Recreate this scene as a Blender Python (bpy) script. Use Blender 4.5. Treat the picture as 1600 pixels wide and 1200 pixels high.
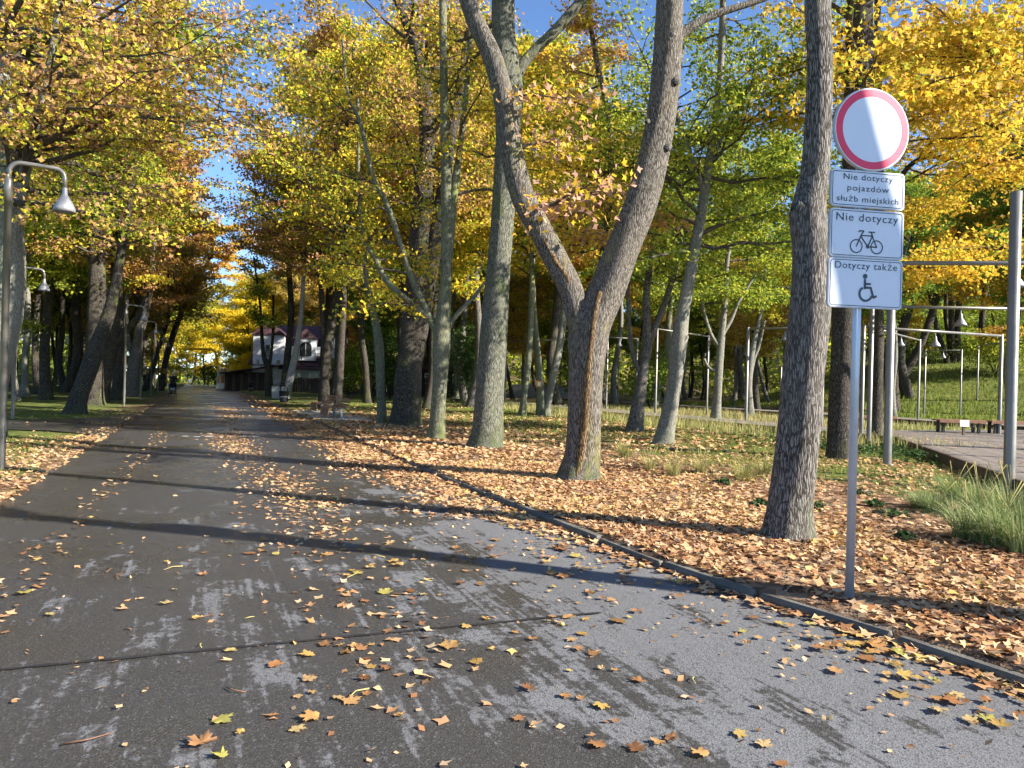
import bpy, math, random
import numpy as np
from mathutils import Vector, Matrix

# ------------------------------------------------------------------ clear, camera, light
for o in list(bpy.data.objects):
    bpy.data.objects.remove(o)
SC = bpy.context.scene
COL = SC.collection
R = math.radians
# World: X = metres to the right of the camera's line along the road, Y = metres along the road, Z up.
H_CAM, F_PX, ROLL, YAW = 1.52, 1150.0, R(1.45), R(23.05)
RIGHT = Vector((math.cos(YAW), -math.sin(YAW), 0))
FWD = Vector((math.sin(YAW), math.cos(YAW), 0))
UP = Vector((0, 0, 1))

cam_data = bpy.data.cameras.new('camera')
cam_data.sensor_width = 36.0
cam_data.lens = 36.0 * F_PX / 1600.0
cam_data.clip_start = 0.05
cam_data.clip_end = 3000.0
cam = bpy.data.objects.new('camera', cam_data)
COL.objects.link(cam)
c_r = RIGHT * math.cos(ROLL) + UP * math.sin(ROLL)
c_u = UP * math.cos(ROLL) - RIGHT * math.sin(ROLL)
M = Matrix.Identity(4)
for i in range(3):
    M[i][0], M[i][1], M[i][2] = c_r[i], c_u[i], -FWD[i]
M[2][3] = H_CAM
cam.matrix_world = M
SC.camera = cam

SUN_DIR = Vector((0.72, -0.69, 0)).normalized()
SUN_EL = R(29)
world = bpy.data.worlds.new('World')
SC.world = world
world.use_nodes = True
wn = world.node_tree
wn.nodes.clear()
sky = wn.nodes.new('ShaderNodeTexSky')
sky.sky_type = 'NISHITA'
sky.sun_disc = False
sky.sun_elevation = SUN_EL
sky.sun_rotation = math.atan2(SUN_DIR.x, SUN_DIR.y)
sky.air_density = 1.0
sky.dust_density = 0.0
sky.ozone_density = 5.0
sky.altitude = 2500.0
bg = wn.nodes.new('ShaderNodeBackground')
bg.inputs['Strength'].default_value = 0.1
wo = wn.nodes.new('ShaderNodeOutputWorld')
wn.links.new(sky.outputs[0], bg.inputs[0])
wn.links.new(bg.outputs[0], wo.inputs[0])

sun_data = bpy.data.lights.new('sun', 'SUN')
sun_data.energy = 5.0
sun_data.angle = R(0.53)
sun_data.color = (1.0, 0.93, 0.82)
sun = bpy.data.objects.new('sun', sun_data)
COL.objects.link(sun)
sd = Vector((SUN_DIR.x * math.cos(SUN_EL), SUN_DIR.y * math.cos(SUN_EL), math.sin(SUN_EL)))
sun.rotation_euler = sd.to_track_quat('Z', 'Y').to_euler()
sun.location = sd * 60

SC.view_settings.view_transform = 'Standard'
SC.view_settings.look = 'None'
SC.view_settings.gamma = 1.0
SC.view_settings.use_curve_mapping = False
SC.view_settings.exposure = 1.55
SC.cycles.max_bounces = 4
SC.cycles.diffuse_bounces = 2
SC.cycles.glossy_bounces = 2
SC.cycles.transmission_bounces = 2
SC.cycles.use_denoising = True
SC.cycles.use_adaptive_sampling = True
SC.cycles.adaptive_threshold = 0.03
SC.cycles.adaptive_min_samples = 16

# ------------------------------------------------------------------ measuring helpers
def _cam(px, py):
    dx, dy = px - 800.0, 600.0 - py
    return dx * math.cos(ROLL) - dy * math.sin(ROLL), dx * math.sin(ROLL) + dy * math.cos(ROLL)

def at(px, py, depth):
    """The place of a photo point that lies `depth` metres ahead of the camera."""
    x, y = _cam(px, py)
    return RIGHT * (x / F_PX * depth) + FWD * depth + UP * (H_CAM + y / F_PX * depth)

def depth_of(px, py, z=0.0):
    return (H_CAM - z) * F_PX / (-_cam(px, py)[1])

def on_ground(px, py, z=0.0):
    return at(px, py, depth_of(px, py, z))

def smooth(a, b, x):
    t = np.clip((x - a) / (b - a), 0, 1)
    return t * t * (3 - 2 * t)

KT = np.array([-30., 2., 3.2, 4.2, 5.4, 9., 15., 28., 60., 90., 400.])
KX = np.array([4.25, 4.05, 3.92, 3.72, 3.58, 3.54, 3.55, 3.75, 4.05, 4.2, 4.2])
def kerb_x(t):
    return np.interp(t, KT, KX)
ROAD_L = -2.08
VERGE = 0.065

def hill(x, y):
    r = np.hypot(x, y)
    ang = np.degrees(np.arctan2(x, y))
    far = 16.0 * smooth(122, 185, r) * (smooth(-5, -12, ang) + smooth(2, 10, ang))
    return 5.5 * smooth(52, 84, r) * smooth(38, 52, ang) * smooth(150, 120, ang) + far

def ground_z(x, y):
    x = np.asarray(x, float); y = np.asarray(y, float)
    k = kerb_x(y)
    z = np.where(x > k + .06, VERGE + 0.03 * np.sin(x * .45) * np.sin(y * .37) * smooth(5, 9, x), 0.0)
    z = np.where(x < ROAD_L, 0.02 + 0.03 * smooth(-2.2, -6, x), z)
    return z + hill(x, y)

def gz(x, y):
    return float(ground_z(x, y))

# ------------------------------------------------------------------ mesh helpers
def tag(o, label=None, cat=None, group=None, kind=None):
    if label: o['label'] = label
    if cat: o['category'] = cat
    if group: o['group'] = group
    if kind: o['kind'] = kind
    return o

def link(name, me, mat=None, parent=None):
    o = bpy.data.objects.new(name, me)
    COL.objects.link(o)
    if mat is not None and me is not None:
        if len(me.materials) == 0:
            me.materials.append(mat)
        else:
            o.material_slots[0].link = 'OBJECT'
            o.material_slots[0].material = mat
    if parent is not None:
        o.parent = parent
    return o

def thing(name, loc=(0, 0, 0), rz=0.0, label=None, cat=None, group=None):
    o = bpy.data.objects.new(name, None)
    COL.objects.link(o)
    o.location = loc
    o.rotation_euler = (0, 0, rz)
    o.empty_display_size = .2
    return tag(o, label, cat, group)

def arr_mesh(name, V, F, smooth_shade=False):
    V = np.ascontiguousarray(V, dtype=np.float32).reshape(-1, 3)
    F = np.ascontiguousarray(F, dtype=np.int32)
    n, k = F.shape
    me = bpy.data.meshes.new(name)
    me.vertices.add(len(V)); me.vertices.foreach_set('co', V.ravel())
    me.loops.add(n * k); me.loops.foreach_set('vertex_index', F.ravel())
    me.polygons.add(n)
    me.polygons.foreach_set('loop_start', np.arange(0, n * k, k, dtype=np.int32))
    if smooth_shade:
        me.polygons.foreach_set('use_smooth', np.ones(n, dtype=bool))
    me.update(calc_edges=True)
    return me

class MB:
    """Collects shapes into one mesh."""
    def __init__(self):
        self.v, self.f, self.s = [], [], []
    def add(self, verts, faces, sm=False):
        b = len(self.v)
        self.v += [tuple(p) for p in verts]
        self.f += [tuple(i + b for i in f) for f in faces]
        self.s += [sm] * len(faces)
        return self
    def box(self, c, s, rz=0.0, m=None):
        hx, hy, hz = s[0] / 2, s[1] / 2, s[2] / 2
        P = [Vector((x, y, z)) for z in (-hz, hz) for y in (-hy, hy) for x in (-hx, hx)]
        rot = m if m is not None else Matrix.Rotation(rz, 3, 'Z')
        P = [rot @ p + Vector(c) for p in P]
        return self.add(P, [(0, 2, 3, 1), (4, 5, 7, 6), (0, 1, 5, 4), (2, 6, 7, 3), (0, 4, 6, 2), (1, 3, 7, 5)])
    def bbox(self, c, s, bev=.01, rz=0.0, m=None):
        """box with chamfered edges"""
        hx, hy, hz = s[0] / 2, s[1] / 2, s[2] / 2
        b = min(bev, hx * .9, hy * .9, hz * .9)
        P = []; idx = {}
        for sx in (-1, 1):
            for sy in (-1, 1):
                for sz in (-1, 1):
                    for a, q in enumerate(((hx, hy - b, hz - b), (hx - b, hy, hz - b), (hx - b, hy - b, hz))):
                        idx[(sx, sy, sz, a)] = len(P)
                        P.append(Vector((sx * q[0], sy * q[1], sz * q[2])))
        Fc = []
        S = (-1, 1)
        for s1 in S:
            Fc.append([idx[(s1, a, c_, 0)] for a, c_ in ((-1, -1), (1, -1), (1, 1), (-1, 1))][::s1])
            Fc.append([idx[(a, s1, c_, 1)] for a, c_ in ((-1, -1), (1, -1), (1, 1), (-1, 1))][::-s1])
            Fc.append([idx[(a, c_, s1, 2)] for a, c_ in ((-1, -1), (1, -1), (1, 1), (-1, 1))][::s1])
            for s2 in S:
                Fc.append([idx[(s1, s2, -1, 0)], idx[(s1, s2, 1, 0)], idx[(s1, s2, 1, 1)], idx[(s1, s2, -1, 1)]][::-s1 * s2])
                Fc.append([idx[(s1, -1, s2, 0)], idx[(s1, 1, s2, 0)], idx[(s1, 1, s2, 2)], idx[(s1, -1, s2, 2)]][::s1 * s2])
                Fc.append([idx[(-1, s1, s2, 1)], idx[(1, s1, s2, 1)], idx[(1, s1, s2, 2)], idx[(-1, s1, s2, 2)]][::-s1 * s2])
                for s3 in S:
                    Fc.append([idx[(s1, s2, s3, a)] for a in range(3)][::s1 * s2 * s3])
        rot = m if m is not None else Matrix.Rotation(rz, 3, 'Z')
        return self.add([rot @ p + Vector(c) for p in P], Fc)
    def tube(self, pts, rad, k=10, cap=True, sm=True):
        P = np.array([tuple(p) for p in pts], float)
        rr = np.full(len(P), rad) if np.isscalar(rad) else np.array(rad, float)
        V, Fq = tubes(P[None], rr[None], k)
        self.add(V, [tuple(f) for f in Fq], sm)
        if cap:
            n = len(P); b = len(self.v) - n * k
            self.f.append(tuple(b + i for i in range(k))[::-1]); self.s.append(False)
            self.f.append(tuple(b + (n - 1) * k + i for i in range(k))); self.s.append(False)
        return self
    def lathe(self, prof, k=20, c=(0, 0, 0), sm=True):
        V = [(c[0] + r * math.cos(2 * math.pi * j / k), c[1] + r * math.sin(2 * math.pi * j / k), c[2] + z) for r, z in prof for j in range(k)]
        Fc = [(i * k + j, i * k + (j + 1) % k, (i + 1) * k + (j + 1) % k, (i + 1) * k + j) for i in range(len(prof) - 1) for j in range(k)]
        return self.add(V, Fc, sm)
    def prism(self, poly, y0, y1):
        """polygon in XZ, extruded along Y"""
        n = len(poly)
        V = [(x, y0, z) for x, z in poly] + [(x, y1, z) for x, z in poly]
        Fc = [tuple(range(n)), tuple(range(2 * n - 1, n - 1, -1))] + [(i, i + n, (i + 1) % n + n, (i + 1) % n) for i in range(n)]
        return self.add(V, Fc)
    def mesh(self, name):
        me = bpy.data.meshes.new(name)
        me.from_pydata(self.v, [], self.f)
        me.polygons.foreach_set('use_smooth', np.array(self.s, dtype=bool))
        me.update()
        return me
    def build(self, name, mat, parent=None):
        return link(name, self.mesh(name), mat, parent)

def tubes(P, Rr, k):
    """n tubes of m rings each -> verts, quads"""
    n, m, _ = P.shape
    T = np.gradient(P, axis=1)
    T /= np.linalg.norm(T, axis=2, keepdims=True) + 1e-9
    mean = T.mean(axis=1)
    ref = np.where(np.abs(mean[:, 2:3]) > .75, np.array([[1., 0.05, 0]]), np.array([[0.03, 0.02, 1.]]))
    U = np.cross(T, ref[:, None, :]); U /= np.linalg.norm(U, axis=2, keepdims=True) + 1e-9
    Vv = np.cross(T, U)
    a = np.arange(k) * 2 * np.pi / k
    ca, sa = np.cos(a), np.sin(a)
    verts = P[:, :, None, :] + Rr[:, :, None, None] * (ca[None, None, :, None] * U[:, :, None, :] - sa[None, None, :, None] * Vv[:, :, None, :])
    base = (np.arange(n) * m * k)[:, None, None] + (np.arange(m - 1) * k)[None, :, None]
    j = np.arange(k)[None, None, :]; j2 = (j + 1) % k
    F = np.stack([base + j, base + j2, base + k + j2, base + k + j], axis=-1).reshape(-1, 4)
    return verts.reshape(-1, 3), F

def catmull(P, n):
    P = np.asarray(P, float)
    Q = np.vstack([2 * P[0] - P[1], P, 2 * P[-1] - P[-2]])
    out = []
    m = len(P) - 1
    for u in np.linspace(0, m - 1e-6, n):
        i = int(u); t = u - i
        p0, p1, p2, p3 = Q[i], Q[i + 1], Q[i + 2], Q[i + 3]
        out.append(.5 * ((2 * p1) + (-p0 + p2) * t + (2 * p0 - 5 * p1 + 4 * p2 - p3) * t * t + (-p0 + 3 * p1 - 3 * p2 + p3) * t ** 3))
    return np.array(out)

# ------------------------------------------------------------------ materials
def new_mat(name):
    m = bpy.data.materials.new(name)
    m.use_nodes = True
    nt = m.node_tree
    nt.nodes.clear()
    out = nt.nodes.new('ShaderNodeOutputMaterial')
    return m, nt, out

class NT:
    def __init__(self, nt): self.t = nt
    def n(self, kind, ins=None, **props):
        nd = self.t.nodes.new('ShaderNode' + kind)
        for k, v in props.items(): setattr(nd, k, v)
        for k, v in (ins or {}).items():
            s = nd.inputs[k]
            if hasattr(v, 'is_linked') or isinstance(v, bpy.types.NodeSocket): self.t.links.new(v, s)
            else: s.default_value = v
        return nd
    def math(self, op, a, b=None, c=None, clamp=False):
        nd = self.t.nodes.new('ShaderNodeMath'); nd.operation = op; nd.use_clamp = clamp
        for i, v in enumerate((a, b, c)):
            if v is None: continue
            if isinstance(v, bpy.types.NodeSocket): self.t.links.new(v, nd.inputs[i])
            else: nd.inputs[i].default_value = v
        return nd.outputs[0]
    def rng(self, v, a, b, c=0.0, d=1.0, sm=True):
        nd = self.n('MapRange', {0: v, 1: a, 2: b, 3: c, 4: d})
        if sm: nd.interpolation_type = 'SMOOTHSTEP'
        return nd.outputs[0]
    def mix(self, f, a, b, blend='MIX'):
        nd = self.t.nodes.new('ShaderNodeMix'); nd.data_type = 'RGBA'; nd.blend_type = blend
        for s, v in ((nd.inputs[0], f), (nd.inputs[6], a), (nd.inputs[7], b)):
            if isinstance(v, bpy.types.NodeSocket): self.t.links.new(v, s)
            else: s.default_value = v if not isinstance(v, tuple) or len(v) == 4 else (*v, 1)
        return nd.outputs[2]
    def ramp(self, f, stops, interp='LINEAR'):
        nd = self.t.nodes.new('ShaderNodeValToRGB'); nd.color_ramp.interpolation = interp
        e = nd.color_ramp.elements
        while len(e) > 1: e.remove(e[0])
        e[0].position = stops[0][0]; e[0].color = (*stops[0][1], 1)
        for p, c in stops[1:]:
            q = e.new(p); q.color = (*c, 1)
        self.t.links.new(f, nd.inputs[0])
        return nd.outputs[0]
    def noise(self, vec, scale, detail=3, rough=.55, dist=0.0):
        return self.n('TexNoise', {'Vector': vec, 'Scale': scale, 'Detail': detail, 'Roughness': rough, 'Distortion': dist}).outputs[0]
    def scaled(self, vec, s):
        return self.n('Mapping', {'Vector': vec, 'Scale': s}).outputs[0]
    def link(self, a, b): self.t.links.new(a, b)

def plain(name, col, rough=.6, metal=0.0, var=.12, scale=6.0, bump=0.0, bscale=60.0, spec=.4):
    m, nt, out = new_mat(name); g = NT(nt)
    tc = g.n('TexCoord').outputs['Object']
    nz = g.noise(tc, scale, 4)
    lo = tuple(c * (1 - var) for c in col); hi = tuple(min(1, c * (1 + var)) for c in col)
    c = g.ramp(nz, [(.3, lo), (.7, hi)])
    b = g.n('BsdfPrincipled', {'Base Color': c, 'Metallic': metal, 'Specular IOR Level': spec})
    g.link(g.rng(nz, .3, .7, max(0, rough - .08), min(1, rough + .08)), b.inputs['Roughness'])
    if bump:
        bz = g.noise(tc, bscale, 3)
        g.link(g.n('Bump', {'Strength': bump, 'Distance': .01, 'Height': bz}).outputs[0], b.inputs['Normal'])
    g.link(b.outputs[0], out.inputs[0])
    return m

def leaf_mat(name, palette, trans=.42, obj_random=False, clump=.9):
    m, nt, out = new_mat(name); g = NT(nt)
    geo = g.n('NewGeometry'); oi = g.n('ObjectInfo')
    tc = g.n('TexCoord').outputs['Object']
    if obj_random:
        f = oi.outputs['Random']
    else:
        big = g.noise(g.n('VectorMath', {0: tc, 1: oi.outputs['Location']}, operation='ADD').outputs[0], clump, 2)
        f0 = g.math('MULTIPLY', geo.outputs['Random Per Island'], .62)
        f1 = g.math('MULTIPLY', g.rng(big, .3, .7, 0, 1, False), .38)
        f = g.math('ADD', f0, f1, clamp=True)
    palette = [tuple(v * .92 for v in q) for q in palette]
    n = len(palette)
    c = g.ramp(f, [(i / (n - 1), p) for i, p in enumerate(palette)])
    d = g.n('BsdfDiffuse', {'Color': c})
    t = g.n('BsdfTranslucent', {'Color': c})
    mx = g.n('MixShader', {0: trans, 1: d.outputs[0], 2: t.outputs[0]})
    g.link(mx.outputs[0], out.inputs[0])
    return m

GREEN, DGREEN, LIME = (.15, .22, .035), (.06, .11, .028), (.48, .5, .06)
YEL, GOLD, ORA = (.84, .63, .06), (.82, .5, .045), (.66, .31, .06)
RUST, BRN, TAN, PINK = (.46, .2, .08), (.32, .17, .085), (.6, .36, .17), (.68, .4, .28)
LM = {
    'amber': leaf_mat('leaf_amber', [GREEN, LIME, YEL, GOLD, ORA, TAN, (.5, .27, .13), RUST]),
    'brownish': leaf_mat('leaf_brownish', [GREEN, (.26, .3, .05), LIME, YEL, (.56, .36, .1), TAN, (.46, .25, .13), BRN, BRN]),
    'rust': leaf_mat('leaf_rust', [GREEN, LIME, GOLD, RUST, TAN, (.45, .22, .13), BRN, (.24, .12, .07)]),
    'yellow': leaf_mat('leaf_yellow', [DGREEN, GREEN, (.3, .36, .05), LIME, YEL, YEL, GOLD, TAN]),
    'gold': leaf_mat('leaf_gold', [GREEN, (.36, .4, .06), LIME, YEL, (.84, .58, .1), GOLD, (.84, .58, .1), GOLD, TAN, ORA]),
    'pinkish': leaf_mat('leaf_pinkish', [LIME, YEL, GOLD, TAN, PINK, PINK, (.5, .26, .16)]),
    'greenyellow': leaf_mat('leaf_greenyellow', [DGREEN, GREEN, (.24, .32, .045), LIME, LIME, YEL]),
    'green': leaf_mat('leaf_green', [DGREEN, GREEN, (.18, .27, .04), (.26, .34, .05), LIME]),
    'deepgreen': leaf_mat('leaf_deepgreen', [(.03, .07, .025), DGREEN, (.07, .14, .045), GREEN]),
    'lemon': leaf_mat('leaf_lemon', [LIME, YEL, (.88, .68, .04), (.88, .66, .04), YEL, GOLD]),
}
LITTER = [tuple(c * .9 for c in q) for q in [(.72, .5, .36), (.25, .12, .065), (.34, .16, .075), (.52, .28, .13), (.64, .4, .21), (.7, .47, .27), (.56, .3, .14), (.74, .53, .33), (.7, .5, .16), (.44, .21, .1), (.66, .38, .19)]]
M_LITTER = leaf_mat('fallen_leaf_tan', LITTER, trans=.15, clump=.6)
M_LITTER1 = leaf_mat('fallen_leaf_single', [(.2, .09, .04), (.44, .25, .11), (.5, .34, .1), (.16, .075, .04), (.42, .22, .1), (.36, .33, .09), (.5, .35, .17), (.3, .14, .06), (.48, .27, .1)], trans=.15, obj_random=True)
M_GRASS = leaf_mat('grass_blade', [(.09, .14, .025), (.14, .2, .03), (.2, .26, .045), (.3, .3, .07), (.4, .34, .12)], trans=.3, clump=.4)
M_STRAW = leaf_mat('grass_straw', [(.2, .24, .06), (.32, .32, .1), (.5, .44, .2), (.55, .45, .22)], trans=.3)
M_TUFT = leaf_mat('grass_tuft', [(.07, .12, .035), (.16, .23, .07), (.28, .34, .13), (.46, .48, .26), (.56, .55, .33)], trans=.3)
M_IVY = leaf_mat('ivy_leaf', [(.025, .055, .022), (.045, .085, .032), (.07, .12, .045), (.14, .18, .06)], trans=.25)

def bark(name, dark, light, moss=(.16, .19, .03), moss_amt=.3, ridge=1.0, lichen=.25, scale=1.0):
    m, nt, out = new_mat(name); g = NT(nt)
    tc = g.n('TexCoord').outputs['Object']
    warp = g.n('TexNoise', {'Vector': tc, 'Scale': 5.0, 'Detail': 2}).outputs[1]
    v2 = g.mix(.06, tc, warp, 'ADD')
    vor = g.n('TexVoronoi', {'Vector': g.scaled(v2, (1, 1, .11)), 'Scale': 52.0 * scale}, feature='DISTANCE_TO_EDGE').outputs[0]
    crack = g.rng(vor, 0.0, .3)
    fine = g.noise(g.scaled(v2, (1, 1, .22)), 75.0 * scale, 4, .68)
    wide = g.noise(g.scaled(v2, (1, 1, .1)), 24.0 * scale, 3, .6)
    big = g.noise(tc, 1.6, 4)
    h = g.math('ADD', g.math('ADD', g.math('MULTIPLY', crack, .32), g.math('MULTIPLY', fine, .55)), g.math('MULTIPLY', wide, .35))
    c = g.ramp(h, [(.3, tuple(x * .55 for x in dark)), (.5, dark), (.72, light), (.95, tuple(min(1, x * 1.15) for x in light))])
    c = g.mix(g.rng(big, .35, .7, 0, .5), c, tuple((a + b) * .42 for a, b in zip(dark, light)))
    li = g.rng(g.noise(tc, 22.0, 3, .6), .58, .66, 0, lichen)
    c = g.mix(li, c, (.4, .42, .36))
    mo = g.rng(g.noise(g.scaled(tc, (1, 1, .35)), 2.6, 5, .62), .62 - .2 * moss_amt, .75, 0, min(1.0, .35 + moss_amt))
    c = g.mix(mo, c, moss)
    sep = g.n('SeparateXYZ', {0: tc}).outputs
    low = g.math('MULTIPLY', g.rng(sep[2], .02, .55, 1, 0), g.rng(g.noise(tc, 6.0, 3), .4, .62))
    c = g.mix(g.math('MULTIPLY', low, min(1, moss_amt * 1.1)), c, (.06, .09, .022))
    b = g.n('BsdfPrincipled', {'Base Color': c, 'Roughness': .9, 'Specular IOR Level': .15})
    g.link(g.n('Bump', {'Strength': .9 * ridge, 'Distance': .018, 'Height': h}).outputs[0], b.inputs['Normal'])
    g.link(b.outputs[0], out.inputs[0])
    return m

BK = {
    'grey': bark('bark_grey', (.052, .045, .037), (.235, .212, .19), moss_amt=.18),
    'mossy': bark('bark_mossy', (.056, .046, .035), (.225, .2, .17), moss=(.24, .22, .035), moss_amt=.5),
    'greengrey': bark('bark_greengrey', (.06, .06, .042), (.2, .2, .155), moss=(.1, .13, .035), moss_amt=.5),
    'dark': bark('bark_dark', (.028, .023, .018), (.1, .085, .068), moss_amt=.3),
    'pale': bark('bark_pale', (.13, .125, .1), (.27, .26, .22), moss=(.16, .18, .08), moss_amt=.35, ridge=.5),
    'olive': bark('bark_olive', (.095, .098, .06), (.24, .24, .165), moss=(.15, .18, .04), moss_amt=.5, ridge=.5),
    'birch': bark('bark_birch', (.2, .19, .18), (.58, .57, .55), moss=(.03, .028, .025), moss_amt=.3, ridge=.4),
}
M_TWIG = plain('twig_bark', (.075, .06, .046), .9, var=.3)

def asphalt(name, wear=True):
    m, nt, out = new_mat(name); g = NT(nt)
    tc = g.n('TexCoord').outputs['Object']
    sep = g.n('SeparateXYZ', {0: tc}).outputs
    x, y = sep[0], sep[1]
    grain = g.n('TexVoronoi', {'Vector': tc, 'Scale': 130.0}).outputs
    gcol = g.n('SeparateXYZ', {0: grain[1]}).outputs[0]
    patch = g.noise(g.scaled(tc, (1, .7, 1)), 2.1, 6, .68, .5)
    streak = g.noise(g.scaled(tc, (1, .16, 1)), 7.0, 4, .6)
    fray = g.noise(tc, 24.0, 3, .6)
    # dried-out areas: mostly along the right gutter close by, patches in the middle, few on the left
    edge = g.rng(x, -1.6, .8, -.09, -.02)
    nearr = g.math('MULTIPLY', g.rng(x, 1.3, 3.1, 0, .22), g.rng(y, 13.0, 7.0))
    near = g.rng(y, 16.0, 3.0, -.07, .03)
    d = g.math('ADD', g.math('ADD', g.math('ADD', g.math('MULTIPLY', patch, 1.0), edge), nearr), near)
    d = g.math('ADD', d, g.math('MULTIPLY', g.math('SUBTRACT', streak, .5), .36))
    d = g.math('ADD', d, g.math('MULTIPLY', g.math('SUBTRACT', fray, .5), .3))
    scr = g.noise(g.scaled(tc, (1, .035, 1)), 26.0, 2, .5)
    d = g.math('ADD', d, g.math('MULTIPLY', g.math('SUBTRACT', scr, .5), g.rng(y, 10.0, 5.0, .0, .3)))
    dry = g.math('MULTIPLY', g.rng(d, .525, .63), g.rng(gcol, .0, .35, .55, 1.0))
    tone = g.noise(g.scaled(tc, (1, .3, 1)), .9, 4)
    wet_c = g.ramp(gcol, [(.0, (.032, .031, .03)), (.6, (.05, .048, .046)), (.9, (.063, .061, .058)), (1, (.115, .112, .107))])
    dry_c = g.ramp(gcol, [(.0, (.115, .117, .121)), (.5, (.148, .15, .155)), (1, (.18, .182, .188))])
    c = g.mix(g.math('MULTIPLY', dry, .9), wet_c, dry_c)
    c = g.mix(g.rng(tone, .3, .7, .0, .3), c, (.066, .061, .055))
    b = g.n('BsdfPrincipled', {'Base Color': c, 'Specular IOR Level': .45})
    wetpuddle = g.noise(tc, .55, 3)
    rw = g.rng(wetpuddle, .42, .6, .42, .24)
    g.link(g.mix(dry, rw, (.85, .85, .85)), b.inputs['Roughness'])
    bh = g.math('ADD', grain[0], g.math('MULTIPLY', g.noise(tc, 60, 3), .5))
    g.link(g.n('Bump', {'Strength': .35, 'Distance': .005, 'Height': bh}).outputs[0], b.inputs['Normal'])
    g.link(b.outputs[0], out.inputs[0])
    return m
M_ASPH = asphalt('asphalt_damp')

def ground_mat():
    m, nt, out = new_mat('ground_grass_and_litter'); g = NT(nt)
    tc = g.n('TexCoord').outputs['Object']
    sep = g.n('SeparateXYZ', {0: tc}).outputs
    x, y = sep[0], sep[1]
    n1 = g.noise(tc, .35, 5, .6)
    n2 = g.noise(tc, 3.2, 4, .65)
    n3 = g.noise(tc, 26.0, 3, .7)
    grass = g.ramp(n3, [(.2, (.035, .06, .014)), (.5, (.09, .13, .03)), (.8, (.2, .22, .06))])
    grass = g.mix(g.rng(n2, .35, .75, 0, .55), grass, (.24, .2, .07))
    vor = g.n('TexVoronoi', {'Vector': tc, 'Scale': 9.0, 'Randomness': 1.0})
    lv = g.n('SeparateXYZ', {0: vor.outputs[1]}).outputs[0]
    litter = g.ramp(lv, [(0, (.07, .045, .03)), (.4, (.17, .1, .06)), (.7, (.27, .17, .1)), (1, (.36, .25, .16))])
    wob = g.math('MULTIPLY', g.math('SUBTRACT', n1, .5), 5.0)
    xr = g.math('ADD', x, wob)
    right = g.math('MULTIPLY', g.rng(x, 2.5, 3.2), g.rng(xr, 11.0, 7.0, .3, 1.0))
    far = g.rng(y, 34, 18, .35, 1.0)
    left = g.math('MULTIPLY', g.rng(xr, -3.8, -2.4, .0, .6), g.rng(x, -1, -2))
    wood = g.math('MULTIPLY', g.rng(x, 19, 26, 0, .42), g.rng(g.math('SUBTRACT', x, g.math('MULTIPLY', y, 1.15)), 6, -4))
    lf = g.math('ADD', g.math('ADD', g.math('MULTIPLY', right, far), left), wood)
    lf = g.math('ADD', lf, g.math('MULTIPLY', g.math('SUBTRACT', n2, .5), .9))
    lf = g.rng(lf, .35, .62)
    c = g.mix(lf, grass, litter)
    b = g.n('BsdfPrincipled', {'Base Color': c, 'Roughness': .95, 'Specular IOR Level': .1})
    bh = g.math('ADD', n3, g.math('MULTIPLY', vor.outputs[0], .6))
    g.link(g.n('Bump', {'Strength': .8, 'Distance': .04, 'Height': bh}).outputs[0], b.inputs['Normal'])
    g.link(b.outputs[0], out.inputs[0])
    return m
M_GROUND = ground_mat()
M_STEEL = plain('brushed_steel', (.22, .205, .18), .42, .5, var=.1, scale=3)
M_GALV = plain('galvanised_post', (.5, .54, .6), .45, .45, var=.08, scale=9)
M_SHADE = plain('lamp_shade_grey', (.26, .26, .27), .5, .3)
M_WHITE = plain('sign_white', (.66, .7, .78), .45, var=.02)
M_RED = plain('sign_red', (.72, .04, .1), .45, var=.05)
M_INK = plain('sign_ink', (.035, .055, .07), .5)
M_ALU = plain('sign_back_aluminium', (.42, .44, .46), .45, .4)
M_KERB = plain('kerb_concrete', (.115, .105, .086), .9, var=.35, scale=7, bump=.6, bscale=70)
M_JOINT = plain('bitumen_joint', (.022, .02, .02), .7, var=.3)
M_PAINT = plain('worn_road_paint', (.6, .6, .58), .8, var=.25, scale=20)
M_DECK = plain('deck_wood', (.19, .16, .135), .6, var=.35, scale=3.5, bump=.4, bscale=40, spec=.5)
M_DECKE = plain('deck_edge_wood', (.12, .075, .05), .75, var=.35, scale=4, bump=.4, bscale=40)
M_SLAT = plain('bench_wood', (.2, .1, .055), .6, var=.3, scale=5)
M_BLACK = plain('black_metal', (.018, .018, .02), .5, .2)
M_CONC = plain('concrete_grey', (.36, .36, .34), .85, var=.15)
M_FENCE = plain('fence_wood_dark', (.055, .04, .032), .85, var=.35, scale=5)
M_PLASTER = plain('white_plaster', (.74, .77, .79), .85, var=.05)
M_ROOF = plain('roof_maroon', (.09, .045, .055), .75, var=.25, scale=8)
M_GLASS = plain('window_glass_dark', (.02, .025, .03), .1, spec=.8)
M_TRIM = plain('white_trim', (.75, .75, .73), .6, var=.04)
M_YPIPE = plain('yellow_pipe_paint', (.78, .46, .02), .5, var=.08)
M_ORANGE = plain('orange_board', (.6, .25, .06), .6)
M_STONE = plain('low_wall_grey', (.32, .31, .3), .9, var=.2, bump=.4)

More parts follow.
